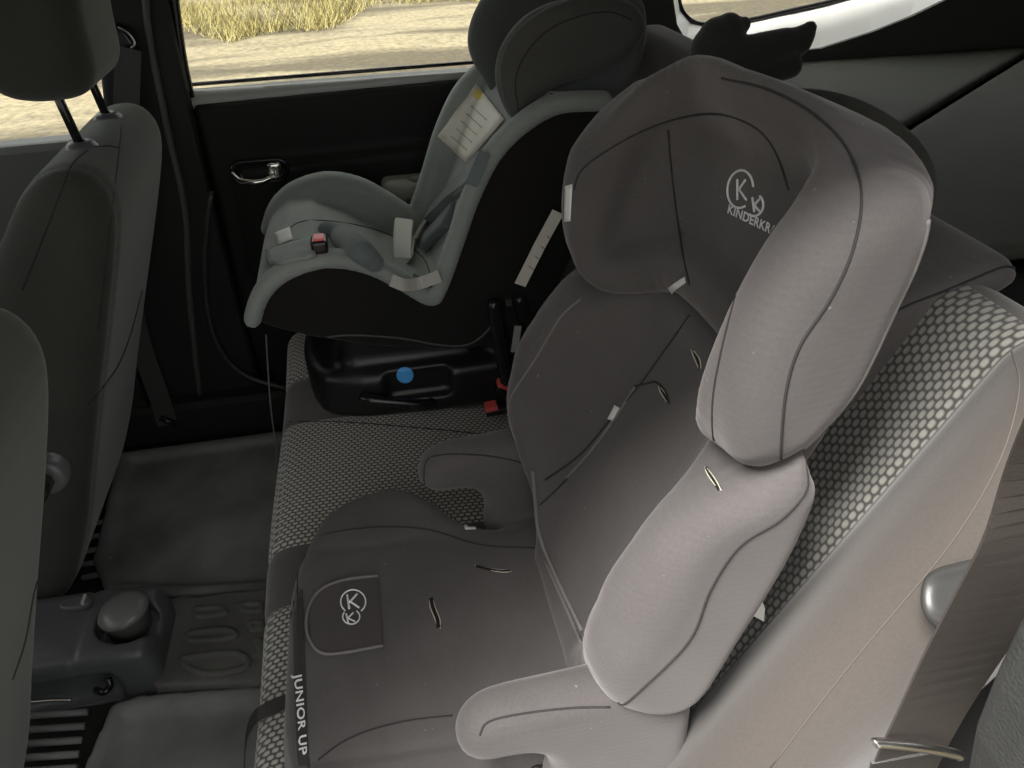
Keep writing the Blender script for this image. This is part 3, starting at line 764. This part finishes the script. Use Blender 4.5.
# headrest of the far seat
HRP = XZ([(-20, 20), (0, 75), (25, 95), (62, 99), (100, 92), (112, 70), (104, 30), (88, -40), (60, -100), (-10, -100), (-30, -40)], 1.18)
HRP = catmull([(x-.030, z-.008) for x, z in HRP], 3, True)
sdf('headrest', (-.60, 1.12, .92), (-.26, 1.45, 1.28), .006, lambda X, Y, Z: ext(poly2(X, Z, HRP), Y-1.285, .115, .045), K_cardark, fs1)
for y in (1.215, 1.375):
    p0 = np.array((-.404, y, .915)); p1 = np.array((-.418, y, 1.04))
    tube('headrest_post', [p0, (p0+p1)/2, p1], .0065, P_gloss, fs1, 12)
    V = []; Fc = []; prf = [(.004, .0), (.021, .0), (.022, .005), (.018, .011), (.011, .014), (.0066, .013)]
    for i, (r, h) in enumerate(prf):
        for k in range(20): V.append((p0[0]+r*math.cos(k*math.pi/10), y+r*math.sin(k*math.pi/10), .925+h))
    for i in range(len(prf)-1):
        for k in range(20): Fc.append((i*20+k, i*20+(k+1) % 20, (i+1)*20+(k+1) % 20, (i+1)*20+k))
    mk('post_sleeve', V, Fc, P_console, fs1)
# seat cushions of the front seats (hidden mostly)
for t, y0, y1 in ((fs1, 1.14, 1.56), (fs2, .28, .73)):
    sdf('seat_cushion', (-1.2, y0-.02, .16), (-.60, y1+.02, .40), .012, lambda X, Y, Z: rbox(X, Y, Z, (-.90, (y0+y1)/2, .28), (.27, (y1-y0)/2, .08), .05), K_cardark, t)


# ------------------------------------------------------------------ booster details
# inner mesh panels, seams, piping
S_ = lambda n, on, pts, r=.0011, m=None, l=.0002: seam(n, on, pts, m or K_seam, r, l)
S_('seam', bh, [(574, 190), (580, 172), (600, 155), (640, 132), (680, 118), (720, 114), (755, 127), (775, 150), (789, 190)])
S_('seam', bh, [(668, 130), (671, 165), (675, 200), (682, 250), (690, 285)])
S_('seam', bh, [(722, 78), (770, 90), (815, 115), (848, 150), (862, 195), (853, 250), (830, 300), (800, 345), (786, 390), (781, 440), (781, 462)])
_pp = []
for q in catmull([(.074, .618), (.064, .598), (.050, .555), (.040, .50), (.036, .45), (.048, .425)], 5):
    h = bvh(bh).find_nearest(Vector(FB.world(np.array([[-.226, q[1]+.0, q[0]-.012]]))[0])); _pp.append(np.array(h[0])+np.array(h[1])*.0005)
tube('piping', _pp, .0024, K_pipe, bh, 8)
S_('seam', bh, [(736, 296), (722, 350), (713, 400), (714, 440), (722, 452)])
S_('seam', bb, [(805, 460), (806, 490), (780, 520), (740, 545), (710, 590), (690, 640), (640, 690), (624, 704), (618, 702)])
S_('seam', bb, [(545, 480), (580, 455), (610, 420), (640, 385), (665, 350), (690, 315)], .0013)
S_('piping', bb, [(566, 478), (590, 452), (615, 418), (635, 387)], .0020, K_pipe)
S_('seam', bb, [(540, 505), (556, 490), (568, 478)], .0012)
S_('seam', bb, [(635, 386), (645, 384), (656, 382), (666, 392), (670, 404)], .0013)
S_('piping', bb, [(582, 298), (560, 318), (535, 360), (512, 395), (508, 420), (516, 440)], .0016, K_pipe)
S_('piping', (bc, bb), [(533, 470), (536, 500), (540, 535), (556, 575), (580, 625), (597, 660)], .0032, K_pipe, .001)
S_('piping', (bc, bb), [(545, 560), (562, 598), (578, 635), (590, 662)], .0022, K_pipe, .0005)
S_('seam', bc, [(302, 545), (330, 533), (380, 527), (430, 530), (480, 545), (535, 548)])
S_('seam', bc, [(318, 760), (350, 738), (400, 722), (460, 715), (500, 713)])
S_('seam', bc, [(424, 480), (426, 462), (440, 455), (480, 455), (520, 462), (550, 475)])
S_('seam', bc, [(424, 480), (430, 490), (470, 497), (500, 500), (515, 515)])
S_('seam', bc, [(480, 735), (488, 722), (520, 714), (570, 708), (610, 707)])
S_('seam', bc, [(303, 540), (298, 580), (300, 640), (304, 700), (309, 768)], .0014)
# harness slots with frayed edges
def slot(on, pts, r):
    o = S_('slot', on, pts, r*1.25, C_dark, -r*.55)
    if o: o['label'] = 'dark slot with frayed pale edges'
    n_ = len(pts)-1
    for sg in (-1, 1):
        p = [(x+sg*3.2*math.sin(math.pi*(.12+.76*i/n_)), y+sg*1.5*math.sin(math.pi*(.12+.76*i/n_))) for i, (x, y) in enumerate(pts)]
        S_('frayed_edge', on, p, .0007, C_slit, .0004)
slot(bc, [(431, 598), (433, 608), (437, 618), (439, 628)], .0030)
slot(bc, [(476, 566), (488, 569), (500, 571), (510, 571)], .0022)
slot(bb, [(693, 350), (697, 358), (700, 368)], .0016)
slot(bb, [(660, 387), (664, 394), (668, 402)], .0014)
slot(bb, [(706, 468), (712, 478), (720, 490)], .0020)
# small tags
patch('tag', bb, [(609, 419), (614, 421), (621, 408), (616, 405)], C_label, .003, 4, 4)
o = patch('tag', bc, [(463, 523), (475, 522), (476, 531), (465, 531)], C_label, .004, 4, 4)
patch('tag', bh, [(566, 186), (573, 184), (571, 221), (565, 222)], C_label, .0015, 3, 6)
patch('tag', bh, [(669, 287), (672, 293), (687, 283), (686, 277)], C_label, .002, 4, 3)
# logo pocket on the cushion
K_flap = knit('flap_knit', (.072, .064, .064), .25)
def flapfn(a, b):
    # rounded towards the seat front (a=0)
    r = .30
    if a < r:
        t = 1-a/r; k = 1-math.sqrt(max(0, 1-t*t)); b = .5+(b-.5)*(1-k*.55)
    return a, b
fl = patch('pocket_flap', bc, [(309, 588), (378, 577), (383, 647), (310, 657)], K_flap, .0030, 16, 14, .004, fn=flapfn)
if fl: fl['label'] = 'small rounded cloth flap with a round white logo'
seam('flap_piping', bc, [(378, 577), (345, 581), (322, 590), (310, 605), (306, 625), (310, 643), (322, 655), (345, 654), (383, 647)], K_pipe, .0022, .003)
bv_on = fl
C_logo = plain('white_embroidery', (.8, .8, .8), .8)
def onflap(n, pts, r=.0010): return seam(n, bc, pts, C_logo, r, .0046, 3)
def circ(cx, cy, rx, ry, a0, a1, rot=0, n=14):
    return [(cx+rx*math.cos(t)*math.cos(rot)-ry*math.sin(t)*math.sin(rot), cy+rx*math.cos(t)*math.sin(rot)+ry*math.sin(t)*math.cos(rot)) for t in [math.radians(a0+(a1-a0)*k/n) for k in range(n+1)]]
onflap('logo', circ(353, 604, 12.5, 12, -230, 50))
onflap('logo', circ(351, 619, 8.5, 7.5, -50, 215))
for L in ([(347, 597), (349, 611)], [(349, 605), (357, 596)], [(349, 603), (359, 610)]):
    onflap('logo', [L[0], ((L[0][0]+L[1][0])/2, (L[0][1]+L[1][1])/2), L[1]], .0014)
for L in ([(346, 616), (348, 625)], [(347, 621), (353, 615)], [(347, 620), (355, 624)]):
    onflap('logo', [L[0], ((L[0][0]+L[1][0])/2, (L[0][1]+L[1][1])/2), L[1]], .0011)
# logo on the headrest
def onh(pts, r=.0012): return seam('logo', bh, pts, C_logo, r, .0006, 3)
onh(circ(741, 189, 13, 19, -10, -300, .1)); onh(circ(755, 205, 9, 11, 120, -60, .1))
for L in ([(738, 179), (738, 200)], [(739, 190), (746, 180)], [(739, 188), (747, 200)], [(753, 197), (755, 212)], [(755, 205), (760, 199)], [(755, 205), (760, 211)]):
    onh([L[0], ((L[0][0]+L[1][0])/2, (L[0][1]+L[1][1])/2), L[1]], .0012)
writing('lettering', bh, 'KINDERKRAFT', [(728, 213), (786, 241), (788, 231), (730, 204)], C_logo, .0009, 1.05, .025, keep=lambda p: FB.local(p)[0] > -.135)
writing('lettering', bc, 'JUNIOR UP', [(293, 676), (299, 757), (308, 755), (302, 674)], C_logo, .0034, 1.05, .02)
# strap of the booster hanging over the bench edge
st_ = catmull([W(300, 696, z=.40), W(285, 702, z=.392), W(262, 712, z=.392), W(252, 722, z=.37), W(246, 740, z=.33), W(244, 775, z=.27)], 5)
ribbon('strap', st_, W(262, 722, z=.39)-W(262, 702, z=.39), .020, .0015, C_belt, boost)['label'] = 'black strap over the bench edge'
# white paper sticking out between booster and bench
pt = mk('label_corner', *prism_mesh([(p[0], p[2]) for p in (W(748, 612, y=.44), W(758, 590, y=.44), (W(764, 607, y=.44)), W(763, 620, y=.44))], .438, .440, 'y'), C_label, boost, smooth=False)

# ------------------------------------------------------------------ child seat details
def leaf(name, px, y, half, mat, r=.02, lo=(.15, .83), hi=(.47, 1.14), parent=cs):
    pol = catmull(XZ(px, y), 4, True)
    return sdf(name, (lo[0], y-half-.01, lo[1]), (hi[0], y+half+.01, hi[1]), .005, lambda X, Y, Z: ext(poly2(X, Z, pol), Y-y, half, r), mat, parent)
wn = leaf('headrest_wing', [(513, 119), (498, 92), (496, 65), (506, 38), (528, 14), (560, 0), (600, -5), (632, 3), (644, 22), (640, 38), (622, 60), (590, 75), (560, 84), (535, 100)], 1.20, .028, K_teal3, .026)
wf = leaf('headrest_wing', [(512, 118), (490, 90), (472, 60), (468, 35), (478, 5), (500, -20), (545, -40), (590, -35), (600, 0), (560, 60)], 1.47, .026, K_teal2, .024)
hb2 = leaf('headrest_back', [(520, 100), (545, 55), (575, 10), (600, -20), (622, -5), (622, 40), (600, 85), (560, 105)], 1.335, .125, K_teal2, .02)
seam('seam', wn, [(519, 112), (515, 85), (522, 60), (545, 32), (580, 16), (610, 12), (632, 20)], K_seam, .001)
seam('piping', wn, [(505, 100), (500, 75), (505, 50), (520, 28), (545, 10), (570, 0)], K_tealdark, .0018)
seam('seam', csc, [(262, 312), (285, 285), (330, 272), (375, 280), (410, 300), (428, 310)], K_seam, .0008)
seam('seam', csc, [(282, 235), (300, 222), (330, 221), (370, 228), (400, 240), (425, 260), (432, 285)], K_seam, .0010)
# cream information card tucked in the backrest
info = patch('information_label', [csc, wf, hb2], [(438, 136), (468, 164), (506, 120), (477, 84)], C_card, .004, 8, 8, .001)
if info:
    info['label'] = 'cream printed warning label'
patch('side_tag', csc, [(446, 80), (452, 84), (466, 68), (460, 63)], C_label, .004, 4, 4)
on_ = [csc]
# buckle flap, front label, crotch pad
patch('adjuster_flap', on_, [(268, 253), (272, 267), (317, 258), (313, 240)], K_teal, .008, 8, 6, .007)
seam('flap_edge', csc, [(269, 253), (272, 266), (295, 264), (316, 257), (313, 241)], K_tealdark, .0016, .008)
patch('front_label', on_, [(275, 234), (279, 246), (293, 240), (290, 228)], C_label, .003, 4, 4)
def pad3(name, pts, r, mat, flat=.5):
    """soft padded strip along 3D points"""
    P = catmull(pts, 5); A = np.array(P); lo = A.min(0)-.03; hi = A.max(0)+.03
    n = len(P); rr = [r*(.75+.25*math.sin(math.pi*i/(n-1))) for i in range(n)]
    return sdf(name, lo, hi, .004, lambda X, Y, Z: tubed(X, Y, Z, P, rr), mat, cs)
def onseat(px, py, up=.012):
    h = hit([csc], px, py); return h[0]+np.array((0, 0, 1))*up+np.array((-1, 0, 0))*up*.3
try:
    pad3('crotch_pad', [onseat(328, 233, .006), onseat(345, 243, .012), onseat(362, 256, .012), onseat(376, 266, .006)], .021, K_teal4)
except TypeError: pass
bk = onseat(322, 249, .008)
def bkf(X, Y, Z): return rbox(X, Y, Z, bk, (.013, .017, .011), .005)
sdf('buckle_body', bk-.03, bk+.03, .002, bkf, P_gloss, cs)
mk_ = mk('buckle_button', *box_mesh(bk+np.array((-.008, -.012, .008)), bk+np.array((.009, .012, .014))), C_red, cs, smooth=False); bevel(mk_, .002); mk_['label'] = 'red buckle release button'
# harness: shoulder strap, pad, cream strap guide, lap belt
def onb(px, py, up=.01):
    h = hit([csc], px, py)
    if h is None: return W(px, py, y=1.40)
    return h[0]-ray(px, py)*up
ysd = (0, 1, 0)
ribbon('shoulder_strap', catmull([onb(474, 172, .012), onb(455, 190, .016), onb(440, 205, .02), onb(424, 222, .02), onb(412, 245, .016), onb(408, 262, .012)], 5), (.35, 1, .2), .030, .002, C_beltl, cs)
P_ = catmull([onb(478, 168, .016), onb(462, 182, .022), onb(446, 198, .024), onb(432, 212, .022)], 6)
ribbon('shoulder_pad', P_, (.35, 1, .2), .050, .018, K_teal4, cs)
P_ = catmull([onb(452, 214, .012), onb(438, 228, .018), onb(424, 244, .018)], 6)
o = ribbon('chest_pad', P_, (.35, 1, .2), .058, .020, K_teal4, cs); bevel(o, .006)
P_ = catmull([W(404, 219, y=1.31), W(403, 230, y=1.30), W(402, 245, y=1.29), W(402, 258, y=1.285)], 6)
gd = ribbon('strap_guide', P_, W(413, 240, y=1.30)-W(393, 238, y=1.30), .032, .014, C_pad, cs); bevel(gd, .005); gd['label'] = 'cream padded strap end'
ribbon('lap_strap', catmull([onb(391, 280, .006), onb(405, 285, .010), onb(420, 283, .012), onb(440, 276, .010)], 5), (.0, .3, 1), .020, .002, C_beltl, cs)
o = mk('strap_buckle', *tube_mesh([onb(415, 276, .016), onb(430, 285, .016)], .0045, 8), P_gloss, cs)
# black strap webbing and label on the side, at the seat's rear corner
sl = ribbon('side_label', [W(558, 212, y=1.118), W(540, 245, y=1.118), W(520, 285, y=1.118)], W(566, 222, y=1.118)-W(546, 218, y=1.118), .020, .001, C_card, cs); sl['label'] = 'cream printed strip on the black side'
seam('shell_edge', bpy.data.objects['shell'], [(318, 338), (350, 335), (400, 338), (440, 345), (470, 344), (492, 325), (500, 300)], plain('shell_edge_piping', (.06, .058, .054), .5), .0020)
# recline frame and tether fittings behind the base
def frm(X, Y, Z):
    d = tubed(X, Y, Z, [W(494, 305, y=1.13), W(500, 345, y=1.13), W(507, 380, y=1.14)], .012)
    return smin(d, tubed(X, Y, Z, [W(520, 300, y=1.15), W(528, 340, y=1.15), W(520, 372, y=1.15)], .014), .02)
sdf('recline_frame', (.13, 1.09, .42), (.32, 1.19, .72), .004, frm, P_gloss, cs)
ribbon('metal_clip', [W(508, 299, y=1.11), W(509, 306, y=1.11)], (1, 0, 0), .010, .003, M_steel, cs)
ribbon('side_webbing', [W(518, 326, y=1.12), W(516, 340, y=1.12), W(514, 352, y=1.12)], (1, 0, 0), .012, .002, P_grey, cs)
# blue round sticker in the base recess
h = hit([base], 405, 375)
cpx = [(405-8.5, 375-8), (405+8.5, 375-8), (405+8.5, 375+8), (405-8.5, 375+8)]
o = patch('round_sticker', base, cpx, C_blue, .0012, 10, 10, .0008, fn=disc_fn); o['label'] = 'round light blue sticker'

# ------------------------------------------------------------------ belt buckles
for k, (px, py, lab) in enumerate(((496, 406, 'red and black belt buckle lying flat on the bench by the booster'), (508, 384, 'red belt buckle tilted up behind the lower buckle, beside the toddler seat'))):
    z = .415 if k == 0 else .44; c = W(px, py, z=z)-np.array((.010, 0, 0))
    t = thing('belt_buckle', lab, 'buckle', tuple(c-np.array((0, 0, .015))), 'red belt buckles')
    ang = .1 if k == 0 else -.5; ca, sa = math.cos(ang), math.sin(ang)
    def rot(V): V = np.array(V)-c; return np.stack([V[:, 0]*ca-V[:, 2]*sa, V[:, 1], V[:, 0]*sa+V[:, 2]*ca], 1)+c
    V, Fc = box_mesh(c+np.array((-.012, -.014, -.014)), c+np.array((.045, .014, -.002))); bevel(mk('buckle_body', rot(V), Fc, P_gloss, t, smooth=False), .004)
    V, Fc = box_mesh(c+np.array((-.011, -.012, -.004)), c+np.array((.012, .012, .006))); bevel(mk('release_button', rot(V), Fc, C_red, t, smooth=False), .002)['label'] = 'red release button'
    if k == 0:
        for j in range(3):
            V, Fc = box_mesh(c+np.array((-.0125, -.011+.008*j, -.011)), c+np.array((-.0115, -.005+.008*j, -.009))); mk('printed_mark', rot(V), Fc, C_white, t, smooth=False)

# ------------------------------------------------------------------ hanging cord by the bench
t = tag(tube('cord', catmull([W(266, 335, y=1.40), W(268, 370, y=1.41), W(271, 410, y=1.42), W(276, 450, y=1.42), W(275, 475, y=1.42)], 6), .0016, plain('grey_cord', (.22, .22, .2), .6)), 'thin grey cord hanging from the toddler seat beside the bench front', 'cord')

# ------------------------------------------------------------------ plush bundle and fuzzy cushion behind the booster headrest
PY = 1.0
def pl(px, py, y=PY): return W(px, py, y=y)
def plushf(X, Y, Z):
    d = tubed(X, Y, Z, [pl(712, 70), pl(712, 50), pl(716, 34), pl(728, 24)], [.036, .028, .020, .012])
    d = smin(d, tubed(X, Y, Z, [pl(714, 40), pl(730, 30), pl(744, 24)], [.018, .018, .009]), .01)
    d = smin(d, tubed(X, Y, Z, [pl(735, 62), pl(760, 52), pl(785, 44), pl(798, 40)], [.030, .024, .020, .016]), .012)
    d = smin(d, tubed(X, Y, Z, [pl(800, 42), pl(806, 34), pl(810, 28)], [.015, .012, .009]), .008)
    d = smin(d, tubed(X, Y, Z, [pl(735, 72), pl(765, 70), pl(790, 66)], [.026, .020, .016]), .006)
    return d
tag(sdf('plush_toy', (.30, .93, .90), (.72, 1.07, 1.12), .004, plushf, C_plush), 'dark limp plush bundle with raised stubs under the rear quarter window', 'soft toy')
fz = catmull(XY([(760, 90)], 1)+[], 1) if False else None
def fuzf(X, Y, Z):
    c = W(868, 165, y=.60)
    P4 = catmull([W(780, 118, y=.76), W(820, 128, y=.72), W(862, 150, y=.67), W(893, 183, y=.62), W(890, 220, y=.60)], 5)
    n_ = len(P4); return tubed(X, Y, Z, P4, [.030+.008*math.sin(math.pi*i/(n_-1)) for i in range(n_)])
fuz = sdf('fuzzy_cushion', (.30, .45, .90), (.62, .80, 1.14), .005, fuzf, C_fuzz)
tag(fuz, 'fuzzy dark olive rounded cushion behind the winged headrest', 'cushion')

# ------------------------------------------------------------------ far side: belt, upper anchor
bt = thing('seat_belt', 'black belt and its upper anchor on the pillar beside the far front headrest', 'seat belt', tuple(W(125, 40, y=DY-.06)))
an = W(121, 38, y=DY-.06)
AP = catmull(XZ([(103, 30), (112, 24), (124, 27), (136, 42), (133, 49), (122, 52), (108, 47)], DY-.06), 4, True)
sdf('anchor_cover', an-np.array((.06, .03, .06)), an+np.array((.06, .03, .06)), .003, lambda X, Y, Z: ext(poly2(X, Z, AP), Y-(DY-.06), .013, .010), P_gloss, bt)
tube('metal_loop', catmull([W(118, 27, y=DY-.08), W(128, 33, y=DY-.08), W(135, 43, y=DY-.08), W(131, 48, y=DY-.08)], 4), .0018, M_steel, bt)
ribbon('webbing', catmull([W(128, 48, y=DY-.075), W(126, 150, y=DY-.08), W(130, 300, y=DY-.085), W(160, 400, y=DY-.09), W(168, 425, y=DY-.10)], 5), (1, 0, 0), .046, .0015, C_belt, bt)
tube('floor_anchor', [W(160, 418, y=DY-.11), W(176, 424, y=DY-.11)], .008, P_gloss, bt)

# ------------------------------------------------------------------ front seat seams, lever
S2 = lambda on, pts, r=.0012, m=None: seam('seam', on, pts, m or K_seam, r)
S2(fb1, [(22, 290), (40, 245), (60, 195), (72, 165), (88, 150)])
S2(fb1, [(95, 147), (108, 146), (120, 148)])
S2(fb1, [(122, 125), (118, 160), (110, 220), (104, 280), (98, 330)])
S2(fb1, [(142, 290), (130, 335), (118, 365), (104, 385), (88, 404)], .0016)
S2(fb2, [(0, 305), (20, 292), (40, 300), (50, 325)])
S2(fb2, [(47, 510), (44, 560), (34, 590), (25, 640), (12, 680)], .0014)
lc_ = W(54, 480, y=.74)
t = thing('recliner_knob', 'dark round recliner knob on the side of the near front seat', 'knob', tuple(lc_))
def lk_(X, Y, Z):
    d = np.sqrt((X-lc_[0]+.012)**2+(Z-lc_[2])**2)
    return ext(d-.024, Y-.755, .014, .008)
sdf('knob_disc', lc_-np.array((.06, .03, .05)), lc_+np.array((.04, .06, .05)), .003, lk_, P_console, t)
tube('knob_stem', [lc_+np.array((-.012, -.03, 0)), lc_+np.array((-.012, .012, 0))], .012, P_gloss, t)

# ------------------------------------------------------------------ centre console
con = thing('centre_console', 'grey plastic tunnel console end with a round lidded ashtray between the front seats', 'console', (-.6, .86, .085))
CZ = .215
cy0, cy1 = W(150, 640, z=CZ)[1]-.005, W(130, 590, z=CZ)[1]+.005
cx1 = W(153, 620, z=CZ)[0]
def conf(X, Y, Z):
    top = catmull([(-1.2, .085), (-1.2, .225), (-.60, .218), (cx1-.03, .210), (cx1-.004, .195), (cx1+.004, .15), (cx1, .085)], 3)
    d = ext(poly2(X, Z, [tuple(p) for p in top]), Y-(cy0+cy1)/2, (cy1-cy0)/2+.015, .02)
    cc = W(125, 618, z=CZ)
    r = np.sqrt((X-cc[0])**2+(Y-cc[1])**2)
    d = smax(d, -np.maximum(r-.048, .178-Z), .006)
    # handbrake slot on the near side
    d = smax(d, -rbox(X, Y, Z, (-.64, cy0-.02, .135), (.12, .035, .040), .02), .006)
    d = d+.004*np.exp(-((X-(cx1-.115))/.004)**2)*(Z > .19)
    return d
sdf('console_body', (-1.25, cy0-.05, .08), (cx1+.02, cy1+.05, .34), .005, conf, P_console, con)
cc = W(125, 618, z=CZ)
V = []; Fc = []; prf = [(.0, -.035), (.034, -.035), (.036, .004), (.041, .008), (.042, .013), (.039, .019), (.028, .0245), (.013, .0265), (.0, .027)]
m_ = 28
ct_ = W(122, 607, z=CZ+.02)
for i, (r, h) in enumerate(prf):
    for k in range(m_): V.append((ct_[0]+r*math.cos(2*math.pi*k/m_), ct_[1]+r*math.sin(2*math.pi*k/m_), CZ+.0+h+.12*r*math.cos(2*math.pi*k/m_)))
for i in range(len(prf)-1):
    for k in range(m_): Fc.append((i*m_+k, i*m_+(k+1) % m_, (i+1)*m_+(k+1) % m_, (i+1)*m_+k))
asht = mk('ashtray', V, Fc, plain('ashtray_lid', (.16, .16, .155), .28), con); asht['label'] = 'round domed lid ashtray'
c2 = W(76, 603, z=.226)
def tabf(X, Y, Z):
    r = np.sqrt(((X-c2[0])/1.0)**2+((Y-c2[1])/.55)**2)
    return ext(r-.026, Z-.224, .006, .003)
sdf('lid_tab', c2-np.array((.05, .05, .03)), c2+np.array((.05, .05, .03)), .0025, tabf, P_console, con)
mk('tab_slot', *box_mesh(c2+np.array((.012, -.010, .002)), c2+np.array((.017, .010, .008))), P_grey, con, smooth=False)
# seat rail, wiring under the console edge
t = thing('seat_rail', 'thin bright metal rod of the seat adjuster below the console', 'rail', tuple(W(60, 700, z=.14)))
tube('rod', catmull([W(20, 703, z=.15), W(40, 701, z=.15), W(60, 700, z=.15), W(71, 700, z=.15)], 4), .0028, M_steel, t)
tube('rod_bracket', catmull([W(96, 690, z=.14), W(104, 692, z=.15), W(110, 686, z=.15), W(108, 678, z=.16)], 4), .006, P_gloss, t)

# ------------------------------------------------------------------ mats
def mat_thing(label, outline_px, z, name='floor_mat', th=.012, rim=True, m=None, parts=None):
    pol = [(p[0], p[1]) for p in (W(*q, z=z) for q in outline_px)]
    c = np.mean(np.array(pol), 0); t = thing(name, label, 'floor mat', (c[0], c[1], .086))
    A = np.array(pol); lo = (A[:, 0].min()-.02, A[:, 1].min()-.02, z-th-.02); hi = (A[:, 0].max()+.02, A[:, 1].max()+.02, z+.03)
    def f(X, Y, Z):
        d2 = poly2(X, Y, pol); top = np.where(d2 > -.022, .016, .0) if rim else 0
        k = np.clip((d2+.034)/.014, 0, 1)*.016 if rim else 0
        return np.maximum(np.maximum(d2, Z-z-k+.016*(1 if rim else 0)), z-th-Z-.01)
    o = sdf('mat_body', lo, hi, .007, f, m or P_mat, t)
    return t, o
mt1, mb1 = mat_thing('dusty dark rubber mat in the far rear footwell', [(118, 452), (170, 445), (278, 430), (330, 440), (330, 585), (275, 588), (180, 594), (104, 590), (92, 560)], .115)
mt2, mb2 = mat_thing('dusty dark rubber mat in the near rear footwell, lower left', [(112, 702), (140, 694), (265, 684), (340, 684), (340, 860), (60, 860), (86, 760)], .125)
mt3, mb3 = mat_thing('worn ribbed rubber mat over the middle tunnel beside the console', [(168, 598), (262, 588), (330, 588), (330, 676), (265, 682), (152, 686)], .135, th=.03, rim=False, m=P_mat2)
# moulded pads of the tunnel mat
def pad_px(c, parent, z, h=.006):
    pol = catmull([W(*q, z=z)[:2] for q in c], 3, True); A = np.array(pol)
    def f(X, Y, Z):
        d2 = poly2(X, Y, pol); d = ext(d2, Z-z, h, .004); return smax(d, -ext(d2+.010, Z-z-h, .003, .002), .002)
    return sdf('moulded_pad', (A[:, 0].min()-.01, A[:, 1].min()-.01, z-h-.004), (A[:, 0].max()+.01, A[:, 1].max()+.01, z+h+.004), .003, f, P_mat2, parent)
pad_px([(194, 608), (222, 606), (228, 615), (196, 619)], mt3, .136)
pad_px([(190, 631), (230, 628), (236, 639), (188, 644)], mt3, .136)
pad_px([(184, 656), (240, 651), (250, 668), (210, 678), (182, 668)], mt3, .136)
pad_px([(236, 604), (262, 602), (262, 612), (244, 614)], mt3, .136)
pad_px([(247, 622), (264, 621), (264, 630), (250, 632)], mt3, .136)
pad_px([(252, 640), (264, 640), (264, 660), (258, 655)], mt3, .136)
# ribbed carpet protector by the seat rails
t = thing('ribbed_mat', 'black ribbed rubber strip under the near front seat, lower left corner', 'floor mat', tuple(W(60, 740, z=.09)))
for k in range(5):
    a = W(24, 716+k*14, z=.10); b = W(88-k*3, 712+k*14, z=.10)
    tube('rib', [a, (a+b)/2, b], .006, P_mat, t)
t = thing('ribbed_mat', 'black ribbed rubber strip beside the far front seat foot', 'floor mat', tuple(W(100, 540, z=.09)))
for k in range(5):
    a = W(82, 578-k*13, z=.10); b = W(112, 572-k*13, z=.10)
    tube('rib', [a, (a+b)/2, b], .006, P_mat, t)

patch('front_panel', bc, [(290, 590), (303, 590), (309, 766), (297, 766)], K_boost_dark, .0012, 4, 16, .001)
seam('seam', hrm, [(834, 391), (860, 352), (892, 314), (950, 289), (1000, 268), (1014, 268)], K_seam, .0012)

# printing on the paper labels
if info:
    writing('printed_mark', info, '!', [(481, 93), (484, 95), (481, 100), (478, 98)], C_yel, .0008)
    for k in range(5):
        a, b = (451+5*k, 136-7.5*k), (467+5*k, 150-7.5*k); seam('printed_line', info, [a, ((a[0]+b[0])/2, (a[1]+b[1])/2), b], C_print, .0006, .0004, 3)
    patch('yellow_mark', info, [(472, 95), (478, 100), (483, 93), (477, 88)], C_yel, .0008, 2, 2, .0004)
for k in range(4):
    a, b = (547-6*k, 236+10*k), (552-6*k, 240+10*k); seam('printed_line', sl, [a, ((a[0]+b[0])/2, (a[1]+b[1])/2), b], C_print, .0007, .0004, 3)
